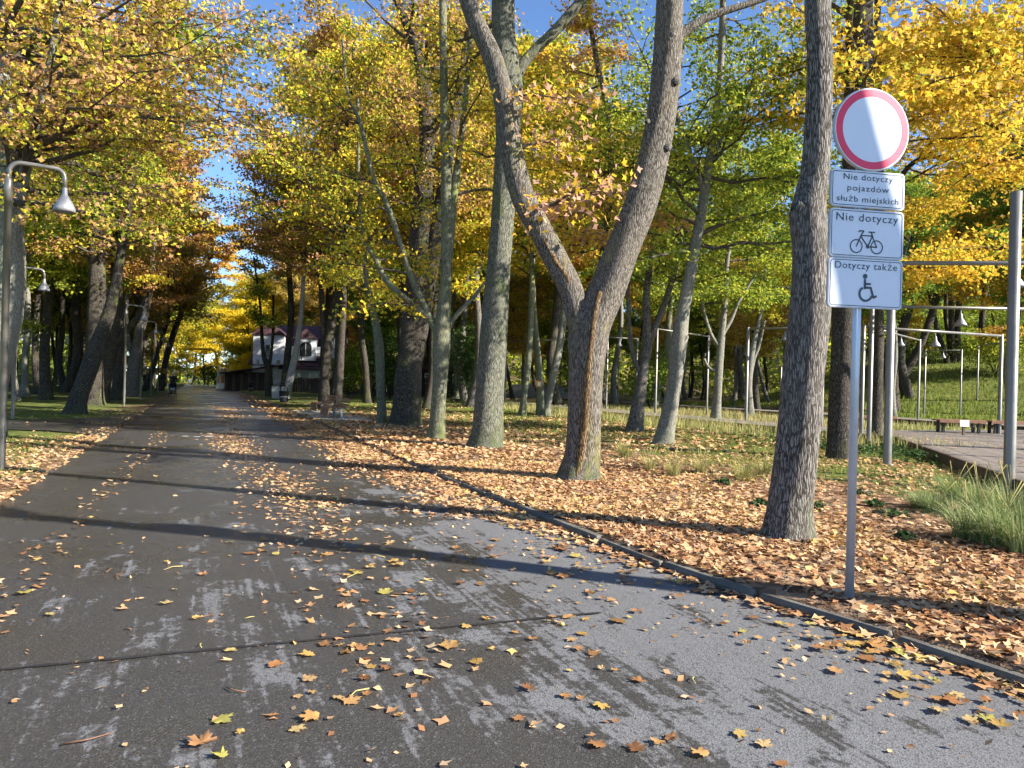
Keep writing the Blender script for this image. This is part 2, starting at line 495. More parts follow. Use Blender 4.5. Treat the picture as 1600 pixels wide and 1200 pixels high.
# ------------------------------------------------------------------ the setting
def build_ground():
    u = np.concatenate([np.linspace(-160, -40, 25)[:-1], np.linspace(-40, -10, 21)[:-1], np.linspace(-10, -2.3, 16)[:-1], [-2.2, ROAD_L - .03, ROAD_L + .03, 0., 3., 3.56, 3.62],
                        np.linspace(3.9, 30, 40), np.linspace(31, 80, 40), np.linspace(84, 200, 24)])
    t = np.concatenate([np.linspace(-30, 0, 9)[:-1], np.linspace(0, 60, 100)[:-1], np.linspace(60, 130, 50)[:-1], np.linspace(130, 260, 20)])
    U, T = np.meshgrid(u, t)
    k = kerb_x(T)
    X = np.where(U > 3.3, U + (k - 3.55), U)
    Z = ground_z(X, T)
    under = (U > ROAD_L) & (U < 3.6)
    Z = np.where(under, -.06, Z)
    nt_, nu = U.shape
    V = np.stack([X, T, Z], -1).reshape(-1, 3)
    i = (np.arange(nt_ - 1)[:, None] * nu + np.arange(nu - 1)[None]).ravel()
    F = np.stack([i, i + 1, i + nu + 1, i + nu], -1)
    o = link('ground', arr_mesh('ground', V, F, True), M_GROUND)
    tag(o, 'grass and leaf litter under the park trees', kind='structure')
build_ground()

def build_road():
    t = np.concatenate([np.linspace(-12, 60, 60), np.linspace(66, 135, 12)])
    L = np.full_like(t, ROAD_L); k = kerb_x(t) + .02
    V = []
    for a, b, tt in zip(L, k, t):
        for q in np.linspace(0, 1, 7):
            V.append((a + (b - a) * q, tt, 0.02 * math.sin(q * math.pi) * .5))
    n = 7; F = [(i * n + j, i * n + j + 1, (i + 1) * n + j + 1, (i + 1) * n + j) for i in range(len(t) - 1) for j in range(n - 1)]
    o = link('road', arr_mesh('road', np.array(V), np.array(F), True), M_ASPH)
    tag(o, 'dark damp asphalt park road with dry grey patches', kind='structure')
    return o
ROAD = build_road()

def side_path():
    # mouth along the road, then off to the left
    near = [(-2.06, 19.6), (-2.5, 20.6), (-3.4, 21.5), (-5, 22.2), (-9, 23.6), (-20, 27.5), (-40, 34.5)]
    far = [(-2.06, 33.5), (-2.5, 30.2), (-3.2, 27.6), (-5, 25.9), (-9, 27.0), (-20, 30.9), (-40, 38.0)]
    V = []; F = []
    for (a, b), (c, d) in zip(near, far):
        za = .062 if a < -3 else (.045 if a < -2.2 else .032)
        for q in np.linspace(0, 1, 4):
            V.append((a + (c - a) * q, b + (d - b) * q, za))
    for i in range(len(near) - 1):
        for j in range(3):
            F.append((i * 4 + j, i * 4 + j + 1, (i + 1) * 4 + j + 1, (i + 1) * 4 + j))
    o = link('side_path', arr_mesh('side_path', np.array(V), np.array(F)), M_ASPH)
    tag(o, 'wet asphalt path branching left from the road', kind='structure')
side_path()

# kerb of single stones
kerb = thing('kerb'); tag(kerb, 'concrete kerb along the right side of the road', kind='structure')
rng = random.Random(3)
stone_meshes = []
for q in range(4):
    b = MB().bbox((0, 0, 0), (.1, .966, .2), .012 + .004 * q)
    me = b.mesh('kerb_stone'); stone_meshes.append(me)
t = 1.2; i = 0
while t < 62:
    x0, x1 = float(kerb_x(t)), float(kerb_x(t + 1))
    o = link('kerb_stone', stone_meshes[i % 4], M_KERB, kerb)
    o.location = ((x0 + x1) / 2 + .05 + rng.uniform(-.008, .008), t + .5, VERGE - .104 + rng.uniform(-.008, .01) - .05 * float(smooth(9, 15, t)) * float(smooth(27, 22, t)))
    o.rotation_euler = (rng.uniform(-.006, .006), rng.uniform(-.03, .03), -math.atan2(x1 - x0, 1) + rng.uniform(-.008, .008))
    t += 1.0; i += 1

# joint across the road, seam along it, worn dashes
def strip(name, pts, w, z, mat, parent):
    P = [Vector((*p, 0)) for p in pts]
    V = []; F = []
    r = random.Random(len(pts))
    for i, p in enumerate(P):
        d = (P[min(i + 1, len(P) - 1)] - P[max(i - 1, 0)]).normalized()
        nn = Vector((-d.y, d.x, 0))
        ww = w * r.uniform(.6, 1.25) / 2
        V += [p + nn * ww + UP * z, p - nn * ww + UP * z]
    for i in range(len(P) - 1):
        F.append((2 * i + 1, 2 * i + 3, 2 * i + 2, 2 * i))
    return MB().add(V, F).build(name, mat, parent)
strip('expansion_joint', [(x, 4.42 - .05 * (x + 1) / 1.0 * .9 + rng.uniform(-.006, .006)) for x in np.linspace(-2.0, 2.5, 70)], .03, .0165, M_JOINT, ROAD)
for k_ in range(7):
    x0 = -.36 + k_ * .27
    for row in (0, .22):
        if rng.random() < .15: continue
        m_ = MB()
        w_ = rng.uniform(.14, .22)
        m_.add([(x0, 19.75 + row, .0175), (x0 + w_, 19.75 + row + rng.uniform(-.02, .02), .0175), (x0 + w_ - .02, 19.88 + row, .0175), (x0 + .02, 19.87 + row, .0175)], [(0, 1, 2, 3)])
        m_.build('painted_dash', M_PAINT, ROAD)

# ------------------------------------------------------------------ leaves and trees
_H = [(.0, -.3), (.12, -.34), (.36, -.36), (.33, -.24), (.46, -.16), (.34, -.06), (.5, .1), (.62, .22), (.47, .25), (.45, .36), (.27, .24), (.2, .3), (.22, .46), (.1, .48), (.0, .68)]
OUT10 = np.array(_H + [(-x * .97, y) for x, y in _H[-2:0:-1]])
NO = len(OUT10)
def leaf_template(kind):
    if kind == 'maple':                       # five toothed lobes
        V = np.zeros((NO + 1, 3)); V[1:, :2] = OUT10; V[1:, 2] = .3 * np.hypot(OUT10[:, 0], OUT10[:, 1]) ** 2
        F = [(0, i + 1, (i + 1) % NO + 1) for i in range(NO)]
    elif kind == 'mid':                       # three-lobed outline, 6 triangles
        o = np.array([(0, -.36), (.52, .06), (.18, .17), (.02, .64), (-.2, .2), (-.5, .1)])
        V = np.zeros((7, 3)); V[1:, :2] = o; V[1:, 2] = .2 * np.hypot(o[:, 0], o[:, 1]) ** 2 + .1 * np.abs(o[:, 0])
        F = [(0, i + 1, (i + 1) % 6 + 1) for i in range(6)]
    else:                                     # small folded leaf, 2 triangles
        V = np.array([(0, -.5, 0), (.36, .05, .12), (0, .55, 0), (-.36, .02, .12)], float)
        F = [(0, 1, 2), (0, 2, 3)]
    return V, np.array(F)

def scatter_leaves(g, P, size, kind='small', tilt=.75, up=.6, lit=.45):
    n = len(P)
    V, F = leaf_template(kind)
    N = g.normal(0, tilt, (n, 3)); N[:, 2] += up
    N[:, 0] += lit * SUN_DIR.x; N[:, 1] += lit * SUN_DIR.y      # leaves turn towards the light
    N /= np.linalg.norm(N, axis=1, keepdims=True)
    A = g.normal(0, 1, (n, 3)); A -= (A * N).sum(1, keepdims=True) * N
    A /= np.linalg.norm(A, axis=1, keepdims=True)
    B = np.cross(N, A)
    curl = g.uniform(-.6, 1.6, (n, 1, 1))
    W = P[:, None] + size[:, None, None] * (V[None, :, 0:1] * A[:, None] + V[None, :, 1:2] * B[:, None] + curl * V[None, :, 2:3] * N[:, None])
    k = len(V)
    FF = (F[None] + (np.arange(n) * k)[:, None, None]).reshape(-1, 3)
    return W.reshape(-1, 3), FF

def grow(g, axes, hb, top, n1, L, elev=(5, 45), n2=8, nl=22, spread=.2, az=None, curve=.15, prof=True, flat=.1):
    """limbs and twigs along the given axes; returns branch tubes, twig tubes and leaf places"""
    pts = np.vstack([a[0] for a in axes]); rad = np.concatenate([a[1] for a in axes])
    ok = (pts[:, 2] > hb)
    pts, rad = pts[ok], rad[ok]
    if len(pts) == 0: return None
    idx = g.integers(0, len(pts), n1)
    p0 = pts[idx]; r0 = rad[idx]
    if az is None: a = g.uniform(0, 2 * np.pi, n1)
    else: a = g.normal(az[0], az[1], n1)
    e = np.radians(g.uniform(elev[0], elev[1], n1))
    D = np.stack([np.cos(a) * np.cos(e), np.sin(a) * np.cos(e), np.sin(e)], -1)
    hh = np.clip((p0[:, 2] - hb) / max(.1, top - hb), 0, 1)
    ln = L * g.uniform(.55, 1.1, n1) * ((.75 + .5 * np.sin(np.pi * np.clip(hh * 1.1, 0, 1)) - .55 * hh) if prof else 1)
    tt = np.linspace(0, 1, 6)
    wob = np.cumsum(g.normal(0, .035, (n1, 6, 3)), axis=1); wob[:, 0] = 0
    BP = p0[:, None] + ln[:, None, None] * (D[:, None] * tt[None, :, None] + wob)
    BP[:, :, 2] += (curve * g.uniform(-1, 1.2, n1) * ln)[:, None] * tt[None] ** 2
    br = np.minimum(r0 * .5, .012 + .017 * ln)
    BR = br[:, None] * (1 - .82 * tt)[None]
    ts = np.linspace(.22, 1.0, n2)
    TP, TR = [], []
    for j, tq in enumerate(ts):
        u = tq * 5; i = min(int(u), 4); fr = u - i
        s = BP[:, i] * (1 - fr) + BP[:, i + 1] * fr
        d = BP[:, i + 1] - BP[:, i]; d /= np.linalg.norm(d, axis=1, keepdims=True)
        ang = np.radians(g.uniform(25, 75, n1)) * (1 if j % 2 else -1)
        if j == n2 - 1: ang *= .2
        dx = d[:, 0] * np.cos(ang) - d[:, 1] * np.sin(ang); dy = d[:, 0] * np.sin(ang) + d[:, 1] * np.cos(ang)
        dz = d[:, 2] * .5 + g.normal(0, .18, n1)
        dd = np.stack([dx, dy, dz], -1)
        tl = ln * (.5 - .26 * tq) * g.uniform(.6, 1.3, n1) + .15
        q = np.linspace(0, 1, 4)
        Q = s[:, None] + dd[:, None] * tl[:, None, None] * q[None, :, None]
        Q[:, :, 2] -= (.12 * tl)[:, None] * q[None] ** 2
        Q[:, 1:3] += g.normal(0, .03, (n1, 2, 3))
        TP.append(Q); TR.append((.004 + .006 * tl)[:, None] * (1 - .7 * q)[None])
    TP = np.concatenate(TP); TR = np.concatenate(TR)
    nt_ = len(TP)
    w = np.linalg.norm(TP[:, 3] - TP[:, 0], axis=1)
    cnt = np.maximum(1, (nl * (.35 + .65 * w / w.mean()) * g.uniform(.5, 1.4, nt_))).astype(int)
    own = np.repeat(np.arange(nt_), cnt)
    q = np.clip((np.floor(g.uniform(0, 4, len(own))) + .8 + g.normal(0, .16, len(own))) / 3.9, .05, 1.1) * 3
    i = np.minimum(q.astype(int), 2); fr = (q - i)[:, None]
    LP = TP[own, i] * (1 - fr) + TP[own, i + 1] * fr
    LP = LP + g.normal(0, 1, LP.shape) * np.array([spread, spread, flat])
    return (BP, BR), (TP, TR), LP

def trunk_mesh(g, P, Rr, k=18, flare=True, n=None, name='trunk', lump=.05):
    P = np.asarray(P, float)
    L = np.linalg.norm(np.diff(P, axis=0), axis=1).sum()
    n = n or int(np.clip(L / .22, 8, 80))
    C = catmull(np.column_stack([P, Rr]), n)
    Pc, Rc = C[:, :3], np.maximum(C[:, 3], .004)
    V, F = tubes(Pc[None], Rc[None], k)
    V = V.reshape(n, k, 3)
    a = np.arange(k) * 2 * np.pi / k
    hgt = Pc[:, 2] - Pc[0, 2]
    bump = np.ones((n, k))
    for f_, amp in ((2, lump), (3, lump), (5, lump * .6), (7, lump * .4)):
        bump += amp * np.sin(f_ * a[None] + g.uniform(0, 6.3) + hgt[:, None] * g.uniform(-.9, .9)) * np.sin(hgt[:, None] * g.uniform(.5, 2.2) + g.uniform(0, 6)) 
    bump += g.normal(0, lump * .18, (n, k))
    if flare:
        ph = g.uniform(0, 6.3)
        root = np.exp(-np.maximum(hgt, 0) / .2)
        bump += root[:, None] * (.25 + .45 * np.maximum(0, np.sin(4 * a + ph) + .3 * np.sin(7 * a + ph * 2)))
    V = Pc[:, None] + (V - Pc[:, None]) * bump[..., None]
    return arr_mesh(name, V.reshape(-1, 3), F, True), (Pc, Rc)

def px_axis(path, depth, lean=0.0):
    """traced (x, y, width) points at one distance -> places and radii"""
    P, Rr = [], []
    for i, (x, y, w) in enumerate(path):
        d = depth + lean * i
        p = at(x, y, d)
        P.append(tuple(p)); Rr.append(w * d / F_PX / 2)
    return np.array(P), np.array(Rr)

def extend_up(P, Rr, top, g, rtop=.05):
    """carries a traced trunk on above the picture"""
    if P[-1, 2] >= top - .5: return P, Rr
    d = P[-1] - P[-2]; d /= np.linalg.norm(d)
    n = max(2, int((top - P[-1, 2]) / 1.6)); out = [P[-1]]; ra = [Rr[-1]]
    for i in range(n):
        d = d * .8 + np.array([g.normal(0, .1), g.normal(0, .1), .45]); d /= np.linalg.norm(d)
        out.append(out[-1] + d * (top - P[-1, 2]) / n)
        ra.append(Rr[-1] + (rtop - Rr[-1]) * (i + 1) / n)
    return np.vstack([P, out[1:]]), np.concatenate([Rr, ra[1:]])

def crown_part(g, root, axes, spec, leafmat, kind, size, cloc):
    gr = grow(g, axes, **spec)
    if gr is None: return
    (BP, BR), (TP, TR), LP = gr
    LP = LP[LP[:, 2] > .6]
    V1, F1 = tubes(BP, BR, 5); V2, F2 = tubes(TP, TR, 3)
    br = link('branches', arr_mesh('branches', np.vstack([V1, V2]), np.vstack([F1, F2 + len(V1)]), True), M_TWIG, root)
    br['kind'] = 'stuff'
    sz = g.uniform(size[0], size[1], len(LP))
    V, F = scatter_leaves(g, LP, sz, kind)
    cr = link('crown', arr_mesh('crown', V, F), leafmat, root); cr['kind'] = 'stuff'
    return cr

TREE_N = 0
def tree(label, name, depth, path, limbs=(), bk='grey', leaf='yellow', top=16, hb=4.5, n1=26, L=3.6, n2=8, nl=18, size=(.12, .2), kind='mid',
         group='trees of the park', extra=(), k=18, lump=.05, seed=None, **spec):
    global TREE_N
    TREE_N += 1
    g = np.random.default_rng(100 + TREE_N if seed is None else seed)
    P, Rr = px_axis(path, depth)
    P[0, 2] = min(P[0, 2], gz(P[0, 0], P[0, 1])) - .12
    P, Rr = extend_up(P, Rr, top, g)
    base = P[0].copy(); base[2] = gz(base[0], base[1])
    root = thing(name, tuple(base), 0, label, 'tree', group)
    me, ax = trunk_mesh(g, P - base, Rr, k, True, lump=lump)
    link('trunk', me, BK[bk], root)
    axes = [ax]
    for lp in limbs:
        d2 = depth
        if isinstance(lp, dict): d2, lp, up_to = lp.get('depth', depth), lp['path'], lp.get('top', None)
        else: up_to = None
        LPp, LR = px_axis(lp, d2)
        if d2 != depth:                       # a limb that comes forward or goes back still starts on the trunk
            q = np.linspace(0, 1, len(lp))
            LPp = np.array([tuple(at(x, y, depth + (d2 - depth) * s)) for (x, y, w), s in zip(lp, q)])
        if up_to: LPp, LR = extend_up(LPp, LR, up_to, g, .03)
        me, ax2 = trunk_mesh(g, LPp - base, LR, 12, False, name='limb', lump=lump)
        link('limb', me, BK[bk], root)
        axes.append(ax2)
    sp = dict(hb=hb, top=top, n1=n1, L=L, n2=n2, nl=nl); sp.update(spec)
    crown_part(g, root, axes, sp, LM[leaf], kind, size, base)
    for ex in extra:
        sp2 = dict(top=top, n2=n2, nl=nl, prof=False); ex = dict(ex)
        lf = ex.pop('leaf', leaf); sz = ex.pop('size', size); kd = ex.pop('kind', kind)
        zmax = ex.pop('zmax', None); only = ex.pop('axis', None)
        A = axes if only is None else [axes[only]]
        if zmax: A = [(a[0][a[0][:, 2] < zmax], a[1][a[0][:, 2] < zmax]) for a in A]
        sp2.update(ex)
        crown_part(g, root, A, sp2, LM[lf], kd, sz, base)
    return root

def D(px, py): return depth_of(px, py)

ROWR = 'trees in the row right of the road'
ROWL = 'trees in the row left of the road'
PARK = 'trees around the boardwalk'
# azimuths (math convention): towards the camera's left = RIGHT * -1
AZ_L = math.atan2(-RIGHT.y, -RIGHT.x); AZ_R = math.atan2(RIGHT.y, RIGHT.x); AZ_C = math.atan2(-FWD.y, -FWD.x); AZ_F = math.atan2(FWD.y, FWD.x)

tree('thick grey trunk with a swollen bulge, just left of the road sign', 'maple_tree', D(1231, 850),
     [(1231, 856, 84), (1232, 838, 73), (1235, 790, 66), (1245, 700, 63), (1253, 600, 61), (1265, 490, 62), (1267, 430, 57), (1267, 380, 55), (1263, 338, 55), (1268, 300, 47), (1276, 250, 42), (1281, 100, 38), (1277, 0, 38), (1279, -250, 33), (1290, -520, 27)],
     limbs=[[(1265, 400, 22), (1285, 385, 17), (1302, 384, 15)]],
     bk='grey', leaf='amber', top=15, hb=7.6, n1=16, nl=30, size=(0.091, 0.146), group=ROWR, k=26, lump=.045)
tree('straight dark trunk standing directly behind the road sign', 'maple_tree', D(1309, 722),
     [(1309, 724, 40), (1310, 690, 34), (1316, 560, 34), (1323, 440, 37), (1335, 300, 39), (1342, 140, 41), (1343, 0, 40), (1346, -200, 34)],
     bk='dark', leaf='gold', top=17, hb=7.0, n1=26, L=4.0, nl=44, size=(0.0976, 0.161), group=PARK, k=22)
tree('big forked grey tree with a mossy left limb and a bowed right limb', 'maple_tree', D(903, 755),
     [(899, 760, 70), (903, 738, 60), (909, 700, 54), (915, 600, 54), (920, 530, 62), (928, 500, 60), (950, 450, 56), (972, 390, 51), (1006, 300, 49), (1030, 200, 45), (1042, 100, 43), (1047, 0, 40), (1050, -150, 36), (1045, -400, 30)],
     limbs=[dict(path=[(912, 535, 40), (903, 490, 42), (891, 450, 39), (870, 410, 39), (845, 360, 37), (818, 310, 36), (800, 240, 34), (788, 160, 32), (770, 90, 31), (742, 30, 29), (725, -20, 27), (690, -130, 24)], top=11),
            dict(path=[(1050, 65, 22), (1075, 45, 14), (1110, 25, 13), (1150, 12, 11), (1200, -5, 10), (1260, -40, 8)])],
     bk='mossy', leaf='pinkish', top=15, hb=8.5, n1=12, L=2.6, nl=21, size=(0.0836, 0.132), group=ROWR, k=26, lump=.05,
     extra=[dict(hb=4.2, zmax=6.4, n1=5, L=1.5, elev=(-15, 30), leaf='pinkish', nl=20, axis=1, az=(AZ_R, .9))])
def surface_strip(root, pts, depth, mat, name, k=8):
    P, Rr = px_axis(pts, depth)
    base = np.array(root.location)
    g = np.random.default_rng(4)
    me, _ = trunk_mesh(g, P - base, Rr, k, False, name=name, lump=.22)
    return link(name, me, mat, root)
def knots(root, pts, depth, mat):
    for x, y, w in pts:
        P, Rr = px_axis([(x - w * .25, y + w * .3, w * .8), (x, y, w), (x + w * .35, y - w * .1, w * .75), (x + w * .5, y - w * .15, w * .3)], depth)
        me, _ = trunk_mesh(np.random.default_rng(int(x)), P - np.array(root.location), Rr, 10, False, n=8, name='knot', lump=.1)
        link('knot', me, mat, root)
M_SCAR = bark('bark_scar_rust', (.06, .035, .018), (.26, .17, .085), moss=(.2, .16, .06), moss_amt=.4)
FORK = [o for o in bpy.data.objects if o.get('label', '').startswith('big forked')][0]
df = D(903, 755)
surface_strip(FORK, [(937, 455, 8), (928, 500, 15), (921, 560, 14), (916, 620, 15), (911, 680, 13), (905, 728, 12), (900, 752, 16)], df - .255, M_SCAR, 'bark_scar')
surface_strip(FORK, [(893, 455, 10), (884, 430, 13), (868, 408, 13), (850, 372, 9)], df - .13, M_SCAR, 'bark_scar')
knots(FORK, [(1056, 127, 14), (1043, 230, 13), (1050, 55, 12), (1012, 190, 8)], df - .17, BK['grey'])
BULGE = [o for o in bpy.data.objects if o.get('label', '').startswith('thick grey trunk')][0]
knots(BULGE, [(1252, 325, 30)], D(1231, 850) - .05, BK['grey'])
tree('tall straight grey-green trunk with a mossy knot and one dark side branch', 'maple_tree', D(760, 703),
     [(757, 709, 66), (759, 694, 54), (762, 670, 48), (765, 600, 45), (772, 500, 40), (781, 400, 38), (788, 300, 36), (793, 200, 38), (796, 140, 41), (788, 60, 38), (786, 0, 37), (790, -100, 33), (795, -300, 26)],
     limbs=[dict(path=[(800, 140, 26), (812, 108, 20), (832, 82, 17), (870, 45, 17), (905, 5, 16), (960, -60, 13)], top=13)],
     bk='greengrey', leaf='yellow', top=18, hb=9.5, n1=22, L=3.6, nl=30, size=(0.0836, 0.132), group=ROWR, k=24,
     extra=[dict(hb=5.0, zmax=10, n1=8, L=3.0, elev=(-5, 30), az=(AZ_F + .2, .5), leaf='yellow', nl=30)])
tree('slim pale olive tree whose limbs fan out low on both sides', 'young_maple_tree', D(683, 690),
     [(681, 692, 30), (684, 660, 25), (687, 600, 23), (690, 530, 26), (695, 460, 19), (698, 400, 18), (698, 300, 18), (694, 150, 13), (692, 0, 11), (690, -200, 8)],
     limbs=[[(690, 535, 15), (672, 500, 11), (640, 472, 10), (605, 440, 9), (585, 402, 8), (570, 380, 6)],
            [(690, 530, 14), (674, 500, 11), (655, 462, 10), (641, 430, 9), (627, 385, 9), (605, 320, 8), (583, 277, 7), (563, 193, 6), (543, 143, 5), (535, 60, 4)],
            [(697, 525, 10), (704, 505, 8), (722, 482, 7), (740, 465, 6), (758, 440, 4)],
            [(699, 440, 12), (706, 330, 14), (716, 250, 11), (728, 150, 9), (736, 40, 7)]],
     bk='olive', leaf='yellow', top=13, hb=4.2, n1=15, L=2.2, nl=24, size=(0.0767, 0.125), kind='mid', group=ROWR,
     extra=[dict(hb=3.4, zmax=8.5, n1=16, L=2.0, elev=(-20, 20), axis=2, az=(AZ_L, 1.0), nl=21)])
tree('massive dark trunk with a mossy foot that splits into two leaders', 'linden_tree', D(635, 668),
     [(633, 673, 60), (634, 655, 50), (638, 600, 44), (646, 510, 38), (655, 400, 33), (662, 300, 30), (668, 200, 25), (656, 100, 18), (636, 40, 14), (610, -30, 12)],
     limbs=[dict(path=[(652, 530, 30), (664, 460, 28), (676, 400, 26), (690, 320, 24), (703, 220, 20), (722, 120, 17), (735, 40, 14), (745, -60, 12)], top=16)],
     bk='dark', leaf='brownish', top=17, hb=7.0, n1=40, L=4.4, nl=34, size=(0.091, 0.146), group=ROWR, k=22, lump=.08)
tree('thin crooked greenish trunk left of the massive dark tree', 'young_maple_tree', D(596, 665),
     [(596, 668, 19), (596, 640, 15), (594, 600, 14), (593, 545, 15), (588, 510, 12), (580, 475, 9), (572, 430, 9), (568, 380, 7), (560, 300, 5)],
     bk='olive', leaf='yellow', top=11, hb=3.6, n1=18, L=2.4, nl=24, size=(0.0836, 0.132), group=ROWR, elev=(-10, 35))
tree('dark trunk with a light foot, left of the pair beside the benches', 'linden_tree', D(507, 641),
     [(506, 643, 20), (507, 610, 16), (510, 560, 16), (516, 520, 15), (525, 465, 12), (531, 420, 11), (535, 350, 9)],
     limbs=[[(510, 570, 9), (505, 510, 9), (502, 450, 8), (500, 380, 7)]],
     bk='dark', leaf='rust', top=18, hb=6, n1=44, L=5.0, nl=39, size=(0.112, 0.175), kind='small', group=ROWR)
tree('slimmer grey trunk, right of the pair beside the benches', 'linden_tree', D(528, 646),
     [(527, 648, 17), (529, 610, 13), (532, 550, 12), (536, 480, 10), (538, 400, 9), (536, 330, 8)],
     bk='dark', leaf='yellow', top=17, hb=5, n1=44, L=5.0, nl=39, size=(0.112, 0.175), kind='small', group=ROWR)
tree('white-barked birch leaning right beside the road', 'birch_tree', D(447, 624),
     [(445, 626, 15), (450, 606, 12), (457, 575, 11), (464, 540, 9), (469, 505, 8), (472, 470, 7), (476, 400, 6)],
     bk='birch', leaf='greenyellow', top=17, hb=8, n1=26, L=3.6, nl=44, size=(0.139, 0.219), kind='small', group=ROWR)
tree('dark trunk growing close against the white birch', 'linden_tree', D(443, 622),
     [(441, 624, 13), (445, 590, 10), (451, 540, 10), (455, 490, 9), (452, 420, 8), (448, 350, 7)],
     bk='dark', leaf='rust', top=19, hb=8.5, n1=30, L=4.6, nl=44, size=(0.139, 0.219), kind='small', group=ROWR)
tree('small dark pollard with two thin shoots behind the litter bin', 'pollard_tree', D(421, 621),
     [(421, 623, 13), (420, 590, 11), (419, 572, 11), (412, 556, 7), (409, 520, 5), (406, 470, 4)],
     limbs=[[(419, 575, 7), (424, 550, 5), (427, 510, 4), (427, 460, 3)]],
     bk='dark', leaf='greenyellow', top=11, hb=5, n1=14, L=2.4, nl=26, size=(0.139, 0.205), kind='small', group=ROWR)

# right middle distance, round the boardwalk
tree('slim grey tree forking at mid height, left of the burled leaning tree', 'hornbeam_tree', D(992, 677),
     [(991, 679, 29), (995, 650, 22), (1002, 600, 18), (1008, 555, 15), (1011, 520, 13), (1010, 460, 11), (1018, 400, 10), (1026, 330, 8)],
     limbs=[[(1009, 560, 13), (1020, 520, 11), (1038, 475, 10), (1055, 420, 9), (1068, 350, 8)], [(1003, 585, 10), (990, 558, 8), (984, 520, 7), (981, 450, 6), (985, 380, 5)]],
     bk='grey', leaf='greenyellow', top=14, hb=4.6, n1=34, L=3.6, nl=44, size=(0.091, 0.146), kind='small', group=PARK, elev=(-5, 30))
tree('grey leaning trunk with a burl and a green mossy foot', 'hornbeam_tree', D(1037, 699),
     [(1034, 702, 40), (1038, 685, 32), (1044, 655, 27), (1054, 600, 23), (1060, 545, 26), (1063, 525, 24), (1068, 480, 19), (1082, 410, 18), (1095, 340, 15), (1110, 240, 12), (1125, 120, 10), (1130, 0, 9)],
     limbs=[[(1062, 535, 14), (1070, 528, 11), (1075, 526, 8)], [(1100, 300, 9), (1075, 230, 7), (1050, 160, 6)], [(1108, 260, 9), (1140, 190, 7), (1180, 120, 6)]],
     bk='pale', leaf='greenyellow', top=14, hb=4.2, n1=48, L=3.7, nl=57, size=(0.0767, 0.125), kind='small', group=PARK, elev=(-8, 25), lump=.09)
tree('pale smooth tree with several upswept limbs behind the leaning tree', 'hornbeam_tree', D(1118, 664),
     [(1117, 666, 21), (1119, 640, 15), (1122, 600, 13), (1125, 550, 12), (1129, 510, 10), (1134, 460, 8), (1137, 400, 7)],
     limbs=[[(1122, 580, 8), (1108, 575, 5), (1101, 562, 4), (1102, 552, 3)], [(1126, 545, 8), (1112, 525, 6), (1102, 495, 5), (1094, 460, 4)], [(1130, 520, 7), (1142, 500, 6), (1155, 470, 5), (1180, 430, 4)]],
     bk='pale', leaf='greenyellow', top=14, hb=5, n1=38, L=4.0, nl=57, size=(0.105, 0.161), kind='small', group=PARK, elev=(-5, 30))
tree('pale twisted trunk just right of a steel light frame', 'hornbeam_tree', D(1172, 652),
     [(1172, 654, 17), (1171, 630, 11), (1170, 600, 10), (1173, 565, 10), (1180, 525, 7), (1190, 480, 6), (1196, 420, 5)],
     limbs=[[(1172, 590, 6), (1178, 560, 6), (1186, 540, 5), (1195, 500, 4)]],
     bk='pale', leaf='green', top=15, hb=6, n1=34, L=4.2, nl=57, size=(0.119, 0.182), kind='small', group=PARK, elev=(-5, 30))
tree('slim light trunk, leftmost of three beside the tall grey trunk', 'ash_tree', D(815, 652),
     [(815, 654, 14), (819, 620, 10), (824, 580, 10), (828, 530, 9), (831, 450, 8), (830, 370, 7)],
     bk='olive', leaf='yellow', top=17, hb=6.5, n1=30, L=4, nl=44, size=(0.119, 0.19), kind='small', group=PARK)
tree('middle trunk of three, carrying a small orange board', 'ash_tree', D(845, 652),
     [(846, 654, 18), (844, 620, 12), (842, 580, 11), (838, 530, 10), (833, 470, 9), (832, 400, 8)],
     bk='olive', leaf='gold', top=17, hb=6.5, n1=30, L=4, nl=44, size=(0.119, 0.19), kind='small', group=PARK)
tree('right trunk of three, leaning away to the right', 'ash_tree', D(855, 652),
     [(852, 654, 16), (857, 625, 12), (866, 580, 12), (875, 535, 12), (882, 480, 11), (888, 420, 10), (895, 340, 8)],
     bk='pale', leaf='greenyellow', top=17, hb=6.5, n1=30, L=4, nl=44, size=(0.119, 0.19), kind='small', group=PARK)
tree('young mossy stem rising between the forked tree limbs', 'young_maple_tree', D(935, 690),
     [(930, 692, 13), (932, 600, 12), (936, 480, 11), (941, 400, 11), (950, 320, 10), (955, 250, 9), (948, 170, 9), (933, 100, 8), (922, 30, 7), (918, -60, 6)],
     bk='mossy', leaf='pinkish', top=12, hb=4.8, n1=22, L=2.3, nl=33, size=(0.091, 0.146), group=PARK, elev=(-15, 25),
     extra=[dict(hb=5, zmax=9, n1=12, L=2.6, elev=(-10, 20), az=(AZ_L, .7), leaf='gold', nl=33)])
tree('leaning light trunk in front of the far boardwalk', 'ash_tree', D(1022, 638),
     [(1020, 640, 16), (1026, 610, 12), (1034, 575, 11), (1041, 545, 10), (1046, 490, 9), (1060, 400, 8)],
     bk='olive', leaf='green', top=18, hb=7, n1=32, L=4.6, nl=48, size=(0.153, 0.234), kind='small', group=PARK)
tree('black trunk with a long limb leaning right above the boardwalk lamps', 'oak_tree', D(1424, 648),
     [(1424, 650, 24), (1419, 620, 19), (1411, 590, 17), (1406, 560, 16), (1410, 520, 14), (1420, 480, 13), (1428, 420, 11), (1425, 360, 9)],
     limbs=[[(1412, 585, 14), (1428, 560, 12), (1446, 520, 11), (1472, 440, 11), (1500, 360, 10), (1525, 300, 9), (1545, 250, 8)]],
     bk='dark', leaf='gold', top=17, hb=7, n1=36, L=5.2, nl=48, size=(0.139, 0.219), kind='small', group=PARK)
